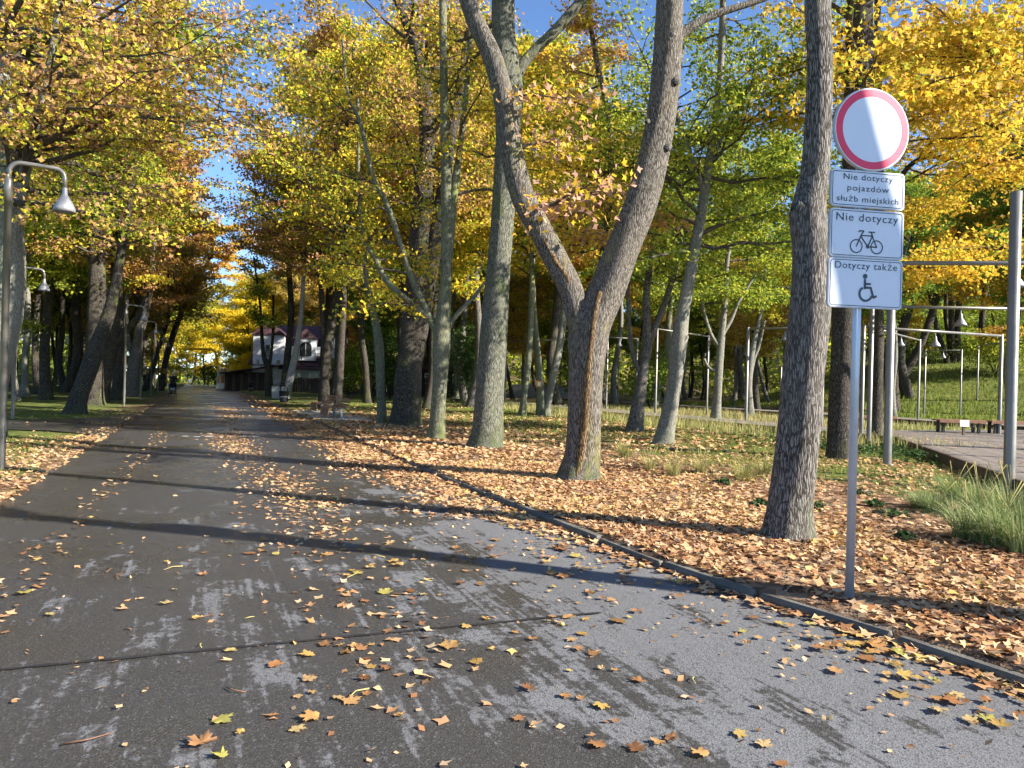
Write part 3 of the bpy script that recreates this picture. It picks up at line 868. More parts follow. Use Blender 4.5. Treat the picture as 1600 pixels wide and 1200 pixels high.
tree('dark upright trunk between the sign post and the leaning black trunk', 'oak_tree', D(1397, 650),
     [(1397, 652, 21), (1396, 620, 17), (1394, 560, 15), (1393, 500, 13), (1398, 430, 12), (1402, 350, 10)],
     bk='dark', leaf='greenyellow', top=16, hb=6, n1=32, L=4.6, nl=48, size=(0.139, 0.219), kind='small', group=PARK)
tree('dark tree fanning into three stems behind the boardwalk benches', 'oak_tree', D(1496, 645),
     [(1496, 647, 18), (1494, 625, 14), (1489, 595, 10), (1475, 550, 8), (1462, 505, 7), (1452, 450, 6)],
     limbs=[[(1494, 625, 10), (1491, 580, 9), (1487, 520, 9), (1486, 460, 8)], [(1496, 620, 10), (1498, 570, 9), (1496, 510, 9), (1502, 440, 8)]],
     bk='dark', leaf='amber', top=18, hb=7, n1=36, L=5, nl=48, size=(0.153, 0.234), kind='small', group=PARK)
tree('dark trunk at the right edge behind the thick steel post', 'oak_tree', D(1571, 650),
     [(1571, 652, 17), (1572, 625, 12), (1574, 590, 10), (1582, 540, 9), (1592, 480, 8), (1600, 400, 7)],
     bk='dark', leaf='gold', top=17, hb=6.5, n1=34, L=4.6, nl=48, size=(0.153, 0.234), kind='small', group=PARK)
tree('golden maple behind the road sign with dark arching branches', 'golden_maple_tree', D(1372, 694),
     [(1366, 696, 22), (1370, 600, 18), (1372, 480, 16), (1374, 300, 13), (1372, 150, 12), (1371, 50, 10), (1371, -60, 8)],
     limbs=[dict(path=[(1372, 130, 8), (1398, 95, 8), (1425, 52, 8), (1470, 42, 7), (1515, 52, 6), (1560, 70, 4), (1585, 80, 3)], depth=19),
            dict(path=[(1373, 190, 8), (1400, 160, 8), (1440, 90, 7), (1480, 72, 6), (1520, 62, 5), (1590, 30, 4)], depth=24),
            dict(path=[(1372, 215, 8), (1395, 125, 7), (1450, 85, 6), (1500, 62, 5)], depth=20),
            dict(path=[(1374, 330, 9), (1420, 260, 8), (1460, 245, 6), (1530, 250, 5), (1590, 240, 4)], depth=20)],
     bk='dark', leaf='gold', top=13, hb=3.9, n1=46, L=3.8, nl=52, n2=9, size=(0.0976, 0.161), group=PARK, elev=(-10, 30), az=(AZ_R, 1.0))
tree('golden maple whose leafy boughs reach in from the right edge', 'golden_maple_tree', 17.0,
     [(1705, 705, 34), (1700, 560, 28), (1695, 380, 24), (1690, 200, 20), (1685, 50, 16)],
     limbs=[dict(path=[(1695, 340, 12), (1640, 280, 10), (1590, 220, 8), (1540, 190, 6)]), dict(path=[(1690, 200, 12), (1620, 120, 10), (1560, 85, 8), (1500, 62, 6)])],
     bk='dark', leaf='gold', top=13, hb=4.6, n1=32, L=3.8, nl=48, n2=9, size=(0.091, 0.146), group=PARK, elev=(-10, 30), az=(AZ_L, .9))

# left side
tree('pale mossy trunk at the left edge beside the nearest lamp', 'maple_tree', 16.6,
     [(-28, 688, 62), (-22, 640, 54), (-8, 560, 48), (8, 490, 46), (16, 430, 44), (17, 370, 38), (16, 300, 32), (10, 215, 27), (0, 100, 24), (-5, 0, 20)],
     limbs=[[(20, 400, 22), (30, 320, 18), (42, 250, 15), (58, 190, 13), (80, 90, 11), (95, -20, 9)]],
     bk='pale', leaf='brownish', top=14, hb=5.3, n1=40, L=5.2, nl=39, n2=9, size=(0.0836, 0.139), group=ROWL, elev=(-12, 30), az=(AZ_R, 1.0),
     extra=[dict(hb=5.2, n1=18, L=5.4, elev=(-10, 18), az=(AZ_R - .2, .55), leaf='brownish', nl=44, n2=10)])
tree('dark trunk leaning right over the lawn, foremost of the left row', 'linden_tree', D(119, 648),
     [(117, 651, 36), (120, 636, 29), (124, 618, 27), (135, 588, 26), (152, 540, 24), (169, 492, 18), (182, 440, 15), (190, 390, 13), (200, 315, 13), (213, 255, 11), (228, 180, 10)],
     bk='dark', leaf='greenyellow', top=15, hb=6, n1=38, L=4.6, nl=44, size=(0.112, 0.182), group=ROWL)
tree('thick upright dark trunk right behind the leaning one', 'linden_tree', D(146, 634),
     [(146, 637, 34), (147, 610, 27), (148, 560, 26), (150, 500, 26), (152, 440, 25), (150, 390, 24), (150, 330, 18), (146, 250, 15)],
     bk='dark', leaf='brownish', top=17, hb=6.5, n1=38, L=4.8, nl=44, size=(0.119, 0.19), group=ROWL)
tree('short knotty dark trunk with a crooked limb to the right', 'linden_tree', D(162, 630),
     [(160, 632, 21), (164, 600, 16), (170, 565, 16), (176, 535, 19), (180, 500, 14), (178, 440, 11), (182, 360, 9)],
     limbs=[[(176, 540, 12), (190, 525, 10), (203, 510, 9), (215, 495, 8), (224, 470, 7)]],
     bk='dark', leaf='greenyellow', top=16, hb=6, n1=32, L=4.4, nl=44, size=(0.125, 0.198), kind='small', group=ROWL, lump=.1)
tree('slender dark trunk, fourth in the left row', 'linden_tree', D(181, 626),
     [(180, 628, 19), (182, 600, 13), (184, 550, 13), (187, 505, 13), (185, 470, 12), (188, 400, 9)],
     bk='dark', leaf='yellow', top=17, hb=6, n1=32, L=4.4, nl=44, size=(0.133, 0.205), kind='small', group=ROWL)
tree('grey trunk with a pale broken side, fifth in the left row', 'linden_tree', D(206, 621),
     [(204, 623, 32), (207, 600, 22), (212, 560, 18), (218, 520, 15), (226, 482, 14), (236, 440, 10), (240, 380, 8)],
     limbs=[[(212, 560, 12), (202, 535, 10), (197, 510, 8), (198, 460, 7)]],
     bk='grey', leaf='rust', top=17, hb=6.5, n1=34, L=4.6, nl=44, size=(0.139, 0.219), kind='small', group=ROWL)
tree('dark slanting trunk that leans over the road, far in the left row', 'linden_tree', D(250, 611),
     [(249, 613, 14), (254, 590, 10), (260, 560, 9), (270, 525, 9), (283, 490, 8), (298, 462, 7), (315, 430, 6)],
     bk='dark', leaf='amber', top=16, hb=7, n1=34, L=4.8, nl=48, size=(0.181, 0.263), kind='small', group=ROWL)

# ---- trees copied from a few patterns: rows and wood
def pattern(seed, height, hb, rad, n1, nl, size, lean=.04, r0=.2, elev=(0, 40), L=4.2, n2=9, kind='small', spread=.3):
    g = np.random.default_rng(seed)
    n = 9
    z = np.linspace(-.15, height * .92, n)
    w = np.cumsum(g.normal(0, .16, (n, 2)), axis=0); w[0] = 0
    P = np.column_stack([w[:, 0] + lean * z, w[:, 1], z])
    Rr = r0 * (1 - .85 * (z / height)) + .01
    Rr[0] *= 1.1
    me, ax = trunk_mesh(g, P, Rr, 11, True, n=26)
    axes = [ax]; limbs = []
    for q in range(g.integers(1, 3)):
        i = g.integers(9, 15); s = ax[0][i]; a = g.uniform(0, 6.3)
        m = 6; tq = np.linspace(0, 1, m)[:, None]
        LP = s + np.column_stack([np.cos(a) * 2.2 * tq, np.sin(a) * 2.2 * tq, (height * .4) * tq ** .9])
        me2, ax2 = trunk_mesh(g, LP, ax[1][i] * .7 * (1 - .8 * tq[:, 0]) + .01, 8, False, n=12, name='limb')
        limbs.append(me2); axes.append(ax2)
    (BP, BR), (TP, TR), LPs = grow(g, axes, hb, height, n1, L, elev=elev, n2=n2, nl=nl, spread=spread, flat=.16)
    V1, F1 = tubes(BP, BR, 4); V2, F2 = tubes(TP, TR * 1.3, 3)
    brm = arr_mesh('branches', np.vstack([V1, V2]), np.vstack([F1, F2 + len(V1)]), True)
    sz = g.uniform(size[0], size[1], len(LPs))
    V, F = scatter_leaves(g, LPs, sz, kind)
    return me, limbs, brm, arr_mesh('crown', V, F)

PATS = [pattern(11, 18, 6.0, 4, 40, 64, (.13, .23)), pattern(12, 20, 7.5, 4, 42, 64, (.13, .23), r0=.24), pattern(13, 16, 4.6, 4, 40, 64, (.13, .23), lean=.12, r0=.17),
        pattern(14, 21, 7.0, 5, 44, 64, (.14, .24), r0=.27, L=4.8), pattern(15, 17, 4.0, 4, 44, 64, (.13, .22), r0=.15, elev=(-10, 25)), pattern(16, 19, 6.0, 4, 42, 64, (.13, .23), lean=-.08, r0=.2),
        pattern(17, 13, 2.2, 4, 46, 60, (.15, .25), r0=.16, elev=(-15, 30), L=4.4)]
def copy_tree(x, y, pat, leaf, bk, label, group, rz=0.0, s=1.0, name='park_tree'):
    tm, lm, bm_, cm = PATS[pat]
    root = thing(name, (x, y, gz(x, y)), rz, label, 'tree', group)
    root.scale = (s, s, s)
    link('trunk', tm, BK[bk], root)
    for q in lm: link('limb', q, BK[bk], root)
    link('branches', bm_, M_TWIG, root)['kind'] = 'stuff'
    link('crown', cm, LM[leaf], root)['kind'] = 'stuff'
    return root

LAND = [(-300, 'left of the nearest lamp'), (20, 'close beside the nearest lamp'), (70, 'right of the nearest lamp'), (115, 'just behind the leaning dark trunk'), (160, 'behind the left row of trees'), (235, 'right beside the far end of the left row'),
        (400, 'behind the house'), (470, 'right behind the house roof'), (540, 'between the bench trees and the massive trunk'), (620, 'behind the massive dark trunk'), (690, 'right of the slim olive tree'),
        (790, 'behind the three slim trunks'), (890, 'behind the big forked tree'), (960, 'behind the slim forking tree'), (1040, 'behind the burled leaning trunk'), (1110, 'behind the pale upswept tree'), (1165, 'right of the pale twisted trunk'), (1215, 'behind the bulging trunk'),
        (1295, 'behind the road sign post'), (1350, 'between the sign and the leaning black trunk'), (1430, 'right of the leaning black trunk'), (1520, 'left of the thick steel post'), (1580, 'at the right edge of the picture')]
LCOL = {'greenyellow': 'yellow-green', 'green': 'green', 'yellow': 'yellow', 'brownish': 'brownish', 'rust': 'rust-brown', 'amber': 'amber', 'gold': 'golden', 'deepgreen': 'dark green', 'lemon': 'bright yellow'}
BCOL = {'dark': 'dark', 'grey': 'grey', 'pale': 'pale', 'olive': 'olive'}
NTH = ['', 'second ', 'third ', 'fourth ', 'fifth ', 'sixth ', 'seventh ', 'eighth ', 'ninth ', 'tenth ', 'eleventh ', 'twelfth ']
used_labels = {}
def far_label(px, lf, bk_):
    w = [l for q, l in LAND if q <= px][-1] if px >= -300 else LAND[0][1]
    k_ = (lf, bk_, w); used_labels[k_] = used_labels.get(k_, 0) + 1
    return '%sfar %s-leaved tree with %s trunk %s' % (NTH[used_labels[k_] - 1], LCOL[lf], BCOL[bk_], w)
rt = random.Random(21)
ORD = ['sixth', 'seventh', 'eighth', 'ninth', 'tenth', 'eleventh', 'twelfth', 'thirteenth', 'fourteenth', 'fifteenth']
for i, yy in enumerate((58, 66, 75, 85, 96, 108, 120)):
    copy_tree(-4.6 + rt.uniform(-.4, .3), yy + rt.uniform(-1, 1), i % 6, ['brownish', 'amber', 'brownish', 'rust', 'greenyellow', 'amber', 'yellow'][i], 'dark',
              '%s tree from the camera in the row left of the road' % ORD[i], ROWL, rt.uniform(0, 6.3), rt.uniform(1.15, 1.3))
for i, yy in enumerate((97, 104, 113, 122)):
    copy_tree((5.6, 7.5, 5.8, 7.0)[i], yy, (6, 4, 6, 4)[i], ['lemon', 'lemon', 'yellow', 'lemon'][i], 'dark',
              ['bright yellow maple right of the road just before the pipe', 'second bright yellow maple right of the road at the pipe', 'yellow tree right of the road beyond the pipe', 'farthest yellow tree right of the road'][i], ROWR, rt.uniform(0, 6.3), rt.uniform(.75, .95), 'yellow_maple_tree')

for i, (x, y, lf, lab) in enumerate([(-5.5, 78, 'brownish', 'low brownish tree in the left row near the far lamps'), (-5.2, 101, 'yellow', 'low yellow tree in the left row before the pipe'), (6.0, 124, 'lemon', 'low yellow maple right of the road past the pipe'), (-5.0, 126, 'yellow', 'low yellow tree left of the road past the pipe'), (1.0, 139, 'lemon', 'low yellow maple straight down the road')]):
    copy_tree(x, y, 6, lf, 'dark', lab, 'yellow maples at the far end of the avenue', i * 1.3, 1.0, 'yellow_maple_tree')
# wood: left lawn, right wood, far ends
placed = []
def free(x, y, d):
    for a, b in placed:
        if (a - x) ** 2 + (b - y) ** 2 < d * d: return False
    placed.append((x, y)); return True
def view(x, y):
    v = Vector((x, y, 0)); f_ = v.dot(FWD)
    return (800 + F_PX * v.dot(RIGHT) / f_, f_) if f_ > 1 else (9999, 0)
count = {'l': 0, 'r': 0, 'm': 0}
LAWN, WOOD, HOUSE = 'trees standing on the left lawn', 'trees in the wood behind the boardwalk', 'trees around the house and fence'
for x, y, p, lf, bk_, lab in [
        (-12.5, 33, 0, 'greenyellow', 'dark', 'dark trunk on the left lawn nearest the side path'),
        (-15, 41, 2, 'yellow', 'dark', 'second dark trunk on the left lawn behind the side path'),
        (-8.4, 44, 4, 'greenyellow', 'pale', 'slim pale trunk on the left lawn just behind the leaning row tree'),
        (-9.6, 52, 5, 'brownish', 'pale', 'pale trunk on the left lawn farther behind the leaning row tree'),
        (-18, 52, 1, 'rust', 'dark', 'dark trunk on the left lawn in front of the pale building')]:
    placed.append((x, y)); copy_tree(x, y, p, lf, bk_, lab, LAWN, rt.uniform(0, 6.3), rt.uniform(.85, 1.05))
for x, y, p, lf, s_, lab in [(-6.6, 29, 3, 'brownish', .9, 'big brown-leaved tree whose crown hangs above the left lawn lamp'), (-10.5, 37, 1, 'amber', .95, 'amber tree beyond the left lawn lamp, left of the leaning trunk'),
        (8.4, 32, 3, 'brownish', .9, 'brown-leaved tree hidden behind the massive dark trunk'), (9.8, 46, 1, 'rust', 1.0, 'rust-brown tree behind the pair beside the benches'), (11.5, 39, 0, 'yellow', 1.0, 'yellow tree behind the slim olive tree'),
        (-9, 63, 3, 'amber', 1.3, 'tall amber tree behind the far part of the left row'), (-8.5, 88, 1, 'amber', 1.35, 'taller amber tree farthest behind the left row'), (9.6, 60, 3, 'rust', 1.25, 'tall rust-brown tree behind the birch'), (10.5, 118, 5, 'amber', 1.4, 'tall amber tree beyond the house by the road'), (14.5, 66, 6, 'greenyellow', .5, 'small leafy tree before the house fence'), (8.8, 52, 3, 'brownish', 1.35, 'tall brownish tree above the benches and the pair of trunks'), (14, 52, 1, 'yellow', 1.35, 'tall yellow tree behind the straight grey-green trunk'),
        (20.5, 53, 3, 'greenyellow', 1.3, 'tall yellow-green tree seen between the limbs of the forked tree'), (-13, 50, 3, 'brownish', 1.35, 'tall brownish tree standing above the left lawn'), (-7.5, 46, 5, 'amber', 1.3, 'tall amber tree closing the left row from behind')]:
    placed.append((x, y)); copy_tree(x, y, p, lf, 'dark', lab, 'trees filling in behind the two rows', rt.uniform(0, 6.3), s_)
tries = 0
while count['l'] < 40 and tries < 4000:
    tries += 1
    x, y = rt.uniform(-52, -9), rt.uniform(50, 118)
    px, dz = view(x, y)
    if -250 < px < 300 and free(x, y, 4.2):
        count['l'] += 1
        lf = rt.choice(['greenyellow', 'green', 'brownish', 'rust', 'brownish', 'greenyellow']); bk_ = rt.choice(['dark', 'dark', 'pale', 'grey'])
        copy_tree(x, y, rt.randrange(6), lf, bk_, far_label(px, lf, bk_), LAWN, rt.uniform(0, 6.3), rt.uniform(.85, 1.1))
tries = 0
while count['r'] < 84 and tries < 8000:
    tries += 1
    x, y = rt.uniform(14, 95), rt.uniform(24, 120)
    px, dz = view(x, y)
    if not (640 < px < 1760) or dz < 42 or dz > 120: continue
    if 18 < x < 36 and y < 34: continue
    if px > 1400 and dz > 58 and rt.random() < .5: continue
    if free(x, y, 3.8):
        count['r'] += 1
        lf = rt.choice(['greenyellow', 'green', 'yellow', 'brownish', 'greenyellow', 'green', 'amber']) if px < 1350 else rt.choice(['gold', 'greenyellow', 'amber', 'green'])
        bk_ = rt.choice(['dark', 'dark', 'dark', 'grey', 'pale'])
        copy_tree(x, y, rt.randrange(6), lf, bk_, far_label(px, lf, bk_), WOOD if px < 1350 else 'trees before the green bank', rt.uniform(0, 6.3), rt.uniform(.8, 1.15))
tries = 0
while count['m'] < 30 and tries < 4000:
    tries += 1
    x, y = rt.uniform(9.5, 45), rt.uniform(46, 125)
    px, dz = view(x, y)
    if not (400 < px < 760): continue
    if 66 < y < 98 and px < 570: continue
    if free(x, y, 5.2):
        count['m'] += 1
        lf = rt.choice(['rust', 'brownish', 'amber', 'yellow', 'green', 'deepgreen']); bk_ = rt.choice(['dark', 'dark', 'grey'])
        copy_tree(x, y, rt.randrange(6), lf, bk_, far_label(px, lf, bk_), HOUSE, rt.uniform(0, 6.3), rt.uniform(.8, 1.1))
for i, (x, y, lf) in enumerate([(-1, 142, 'greenyellow'), (3, 150, 'yellow'), (-6, 150, 'brownish'), (8, 146, 'lemon'), (-12, 140, 'greenyellow'), (0, 160, 'green')]):
    copy_tree(x, y, i, lf, 'dark', '%s tree closing the view at the far end of the road%s' % (LCOL[lf], ', left of the middle' if x < -3 else ''), 'trees at the end of the road', i, 1.0)

# dark evergreen bushes filling under the wood
def bush(x, y, r, h, leaf, label, seed, n=2600, size=(.14, .24), group='shrubs in the park'):
    g = np.random.default_rng(seed)
    z0 = gz(x, y)
    root = thing('shrub', (x, y, z0), 0, label, 'shrub', group)
    m_ = MB()
    for q in range(9):
        a = q * .7; e = r * .7
        m_.tube([(0, 0, -.05), (.3 * e * math.cos(a), .3 * e * math.sin(a), h * .4), (e * math.cos(a) * .8, e * math.sin(a) * .8, h * .85)], [.03, .02, .006], 5)
    m_.build('stems', M_TWIG, root)
    c = g.normal(0, 1, (26, 3)); c /= np.linalg.norm(c, axis=1, keepdims=True)
    c = c * g.uniform(.35, .8, (26, 1)) * np.array([r, r, h * .5]) + np.array([0, 0, h * .55])
    P = c[g.integers(0, 26, n)] + g.normal(0, 1, (n, 3)) * np.array([r * .2, r * .2, h * .11])
    P = P[P[:, 2] > .05]
    V, F = scatter_leaves(g, P, g.uniform(size[0], size[1], len(P)), 'small', tilt=.9)
    link('foliage', arr_mesh('foliage', V, F), LM[leaf], root)
for i, (px, dz, r, h, lf, lab) in enumerate([
        (735, 48, 2.6, 6.5, 'deepgreen', 'tall dark green shrub behind the slim pale olive tree'), (610, 58, 2.8, 6.0, 'deepgreen', 'dark green shrub behind the massive dark trunk'),
        (905, 52, 2.0, 5.0, 'green', 'light green shrub seen through the forked tree'), (1015, 50, 1.8, 4.6, 'green', 'bright green shrub behind the slim forking tree'),
        (545, 62, 1.9, 4.2, 'greenyellow', 'low yellow-green shrub right of the bench trees'), (1555, 58, 3.2, 3.6, 'greenyellow', 'round yellow-green shrub on the bank at the right edge'),
        (1470, 70, 3.0, 3.2, 'green', 'low green shrub on the bank left of the round one'), (1385, 62, 2.6, 3.4, 'deepgreen', 'dark shrub at the foot of the green bank'),
        (1500, 74, 2.6, 3.4, 'greenyellow', 'yellow-green shrub in the middle of the bank'), (1600, 66, 2.8, 4.2, 'green', 'green shrub cut by the right edge on the bank'), (1440, 78, 2.4, 3.6, 'amber', 'amber shrub high on the bank'),
        (325, 112, 2.6, 4.0, 'deepgreen', 'dark shrub at the end of the road on the right')]):
    p = at(px, 600, dz); bush(p.x, p.y, r, h, lf, lab, 300 + i)

# the far wood as one mass
def far_wood():
    g = np.random.default_rng(77)
    n = 66000
    ang = np.radians(g.uniform(-26, 76, n)); r = g.uniform(118, 180, n)
    keep = ~((np.degrees(ang) > -6) & (np.degrees(ang) < 3) & (r < 150))
    ang, r = ang[keep], r[keep]; n = len(r)
    x, y = r * np.sin(ang), r * np.cos(ang)
    lump = 4 * np.sin(ang * 23) + 3 * np.sin(ang * 51 + 1) + 2.2 * np.sin(ang * 97 + 2)
    z = g.uniform(0, 1, n) ** 1.3 * (14 + lump) + hill(x, y)
    P = np.column_stack([x, y, z])
    V, F = scatter_leaves(g, P, g.uniform(.5, 1.0, n), 'small', tilt=.9)
    o = link('far_wood', arr_mesh('far_wood', V, F), LM['greenyellow'])
    tag(o, 'distant autumn wood closing the park all round', kind='stuff')
far_wood()

# off to the right of the picture: the tree whose trunk shades the sign and crosses the road with its shadow
def shade_tree(x, y, r, label, seed, top=15, hb=10, lean=(0, 0), fork=None):
    g = np.random.default_rng(seed)
    z = np.linspace(-.1, top, 14)
    off = -.14 * np.maximum(0, z - 4.6) - .0
    P = np.column_stack([.69 * off, .72 * off, z])
    root = thing('maple_tree', (x, y, gz(x, y)), 0, label, 'tree', 'trees right beside the camera')
    me, ax = trunk_mesh(g, P, r * (1 - .75 * z / top) + .02, 18, True, lump=.03)
    link('trunk', me, BK['grey'], root)
    axes = [ax]
    if fork:
        LP = np.array(fork, float)
        me2, ax2 = trunk_mesh(g, LP, np.linspace(r * .6, .04, len(LP)), 12, False, name='limb')
        link('limb', me2, BK['grey'], root); axes.append(ax2)
    crown_part(g, root, axes, dict(hb=hb, top=top, n1=16, L=2.6, n2=7, nl=10), LM['amber'], 'mid', (.13, .2), None)
shade_tree(7.55, .72, .165, 'grey maple trunk standing just outside the right edge of view', 501, fork=[(-.16, -.16, 6.9), (.1, .1, 8), (.3, .5, 10), (.5, .8, 13)])

# ------------------------------------------------------------------ road sign
SIGN_P = on_ground(1327, 935, VERGE)
def build_sign():
    root = thing('road_sign', (SIGN_P.x, SIGN_P.y, VERGE + .015), -YAW + R(10),
                 'round white prohibition sign with red rim above three white plates on a steel post', 'road sign')
    root.scale = (.96, .96, .958)
    MB().tube([(0, 0, -.15), (0, 0, 3.66)], .031, 16).build('post', M_GALV, root)
    cz, cx = 3.43, .05
    def disc(r0, r1, y, mat, name, parent, k=64, th=None):
        m_ = MB(); V = []
        for r in (r0, r1):
            V += [(cx + r * math.cos(a), y, cz + r * math.sin(a)) for a in np.linspace(0, 2 * math.pi, k, endpoint=False)]
        F = [(i, (i + 1) % k, (i + 1) % k + k, i + k) for i in range(k)] if r0 > 0 else [tuple(range(k, 2 * k))]
        m_.add(V, F)
        return m_.build(name, mat, parent)
    m_ = MB()
    k = 64
    ring = [(.30, -.030), (.305, -.034), (.305, -.052), (.298, -.055)]
    V = [(cx + r * math.cos(a), y, cz + r * math.sin(a)) for r, y in ring for a in np.linspace(0, 2 * math.pi, k, endpoint=False)]
    F = [(i * k + j, i * k + (j + 1) % k, (i + 1) * k + (j + 1) % k, (i + 1) * k + j) for i in range(3) for j in range(k)]
    F += [tuple(range(k))[::-1], tuple(range(3 * k, 4 * k))]
    disc_o = m_.add(V, F).build('round_plate', M_ALU, root)
    disc(0, .238, -.0590, M_WHITE, 'white_face', disc_o)
    disc(.2385, .292, -.0590, M_RED, 'red_rim', disc_o)
    disc(.2922, .299, -.0585, M_TRIM, 'outer_line', disc_o)
    def rrect(w, h, r, n=6):
        out = []
        for sx, sz, a0 in ((1, 1, 0), (-1, 1, 90), (-1, -1, 180), (1, -1, 270)):
            for q in np.linspace(0, 90, n):
                a = R(a0 + q)
                out.append((sx * (w / 2 - r) + r * math.cos(a), sz * (h / 2 - r) + r * math.sin(a)))
        return out
    def plate(name, zc, w, h, label):
        px_ = .03
        P = rrect(w, h, .03); n = len(P)
        body = MB().prism([(px_ + x, zc + z) for x, z in P], -.032, -.052)
        b = body.build(name, M_ALU, root)
        b['label'] = label
        face = [(px_ + x, -.0545, zc + z) for x, z in rrect(w - .012, h - .012, .026)]
        MB().add(face, [tuple(range(len(face)))]).build('white_face', M_WHITE, b)
        o1 = rrect(w - .026, h - .026, .022); o2 = rrect(w - .036, h - .036, .018)
        V = [(px_ + x, -.0565, zc + z) for x, z in o1 + o2]
        MB().add(V, [(i, (i + 1) % n, (i + 1) % n + n, i + n) for i in range(n)]).build('border_line', M_INK, b)
        return b
    def text(s, x, z, width, cap, parent):
        cu = bpy.data.curves.new('lettering', 'FONT'); cu.body = s; cu.align_x = 'CENTER'; cu.size = 1.0; cu.resolution_u = 4
        cu.space_character = 1.12
        tmp = bpy.data.objects.new('tmp_text', cu); COL.objects.link(tmp)
        dg = bpy.context.evaluated_depsgraph_get(); dg.update()
        me = bpy.data.meshes.new_from_object(tmp.evaluated_get(dg))
        bpy.data.objects.remove(tmp)
        co = np.zeros(len(me.vertices) * 3, np.float32); me.vertices.foreach_get('co', co); co = co.reshape(-1, 3)
        w0 = co[:, 0].max() - co[:, 0].min(); mid = (co[:, 0].max() + co[:, 0].min()) / 2
        out = np.column_stack([x + (co[:, 0] - mid) / w0 * width, np.full(len(co), -.0575), z + co[:, 1] * cap / .7])
        me.vertices.foreach_set('co', out.astype(np.float32).ravel()); me.update()
        me.name = 'lettering'
        link('lettering', me, M_INK, parent)
    cx2 = .03
    p1 = plate('upper_plate', 2.99, .6, .272, 'white plate with three lines about city service vehicles')
    text('Nie dotyczy', cx2, 3.055, .40, .043, p1)
    text('pojazdów', cx2, 2.975, .335, .043, p1)
    text('służb miejskich', cx2, 2.895, .50, .043, p1)
    p2 = plate('bicycle_plate', 2.665, .6, .355, 'white plate with one line above a bicycle symbol')
    text('Nie dotyczy', cx2, 2.755, .50, .056, p2)
    p3 = plate('wheelchair_plate', 2.303, .6, .362, 'white plate with one line above a wheelchair symbol')
    text('Dotyczy także', cx2, 2.407, .50, .050, p3)
    # bicycle symbol from flat bars
    def bars(name, lines, w, parent, ox, oz):
        m_ = MB()
        for (x0, z0), (x1, z1) in lines:
            d = Vector((x1 - x0, 0, z1 - z0)); L_ = d.length; d.normalize(); nn = Vector((-d.z, 0, d.x)) * w / 2
            a, b_ = Vector((ox + x0, -.0575, oz + z0)) - d * w * .3, Vector((ox + x1, -.0575, oz + z1)) + d * w * .3
            m_.add([a - nn, b_ - nn, b_ + nn, a + nn], [(0, 1, 2, 3)])
        return m_
    def ringm(m_, x, z, r0, r1, a0=0, a1=360, k=36):
        A = [R(a0 + (a1 - a0) * i / k) for i in range(k + 1)]
        V = [(x + r * math.cos(a), -.0578, z + r * math.sin(a)) for r in (r0, r1) for a in A]
        m_.add(V, [(i, i + 1, i + k + 2, i + k + 1) for i in range(k)])
    ox, oz = .025, 2.60
    wl, wr = (-.08, -.028), (.085, -.028)
    m_ = bars('b', [(wl, (-.042, .055)), ((-.042, .055), (-.022, .085)), ((-.055, .085), (-.022, .085)), ((-.055, .085), (-.062, .078)), ((-.045, .052), (.048, .052)), ((-.045, .045), (.012, -.026)),
                    ((.048, .052), (.012, -.026)), ((.04, .078), (.052, .04)), ((.052, .04), wr), ((.012, -.028), wr), ((.018, .08), (.066, .08))], .0095, p2, ox, oz)
    ringm(m_, ox + wl[0], oz + wl[1], .043, .051); ringm(m_, ox + wr[0], oz + wr[1], .043, .051); ringm(m_, ox + .012, oz - .028, .0, .014)
    m_.build('bicycle_symbol', M_INK, p2)
    ox, oz = .035, 2.255
    m_ = bars('w', [((-.012, .075), (-.012, .012)), ((-.012, .045), (.03, .045)), ((-.012, .018), (.035, .018)), ((.035, .018), (.058, -.052)), ((.058, -.052), (.08, -.043))], .017, p3, ox, oz)
    ringm(m_, ox - .012, oz + .1, .0, .018); ringm(m_, ox - .005, oz - .028, .042, .058, 118, 345)
    m_.build('wheelchair_symbol', M_INK, p3)
    cl = MB()
    for z in (3.28, 3.55, 3.06, 2.92, 2.76, 2.58, 2.4, 2.2):
        cl.box((0, -.015, z), (.085, .05, .028))
    cl.build('clamps', M_ALU, root)
build_sign()

# ------------------------------------------------------------------ lamps
def lamp_meshes():
    m = MB().lathe([(.052, -.1), (.052, 4.1), (.058, 4.1), (.058, 4.42), (.04, 4.45)], 14)
    pole = m.mesh('pole')
    pts = [(0, 0, 4.4), (0, 0, 4.5)]
    for a in np.linspace(0, 90, 6): pts.append((.16 - .16 * math.cos(R(a)), 0, 4.55 + .16 * math.sin(R(a))))
    pts.append((.4, 0, 4.70))
    for a in np.linspace(0, 90, 6): pts.append((.6 + .14 * math.sin(R(a)), 0, 4.55 + .14 * math.cos(R(a))))
    pts.append((.745, 0, 4.36))
    arm = MB().tube(pts, .034, 12).mesh('arm')
    shade = MB().lathe([(.036, 4.40), (.04, 4.30), (.07, 4.24), (.12, 4.16), (.152, 4.08), (.162, 4.02), (.158, 4.02), (.146, 4.07), (.06, 4.2), (.0, 4.23)], 22, (.745, 0, 0)).mesh('lamp_shade')
    bulb = MB().lathe([(0, 4.06), (.06, 4.07), (.075, 4.10), (.06, 4.15), (0, 4.18)], 12, (.745, 0, 0)).mesh('lamp_glass')
    hatch = MB().box((0.05, 0, .65), (.02, .07, .14)).mesh('hatch')
    return pole, arm, shade, bulb, hatch
LMP = lamp_meshes()
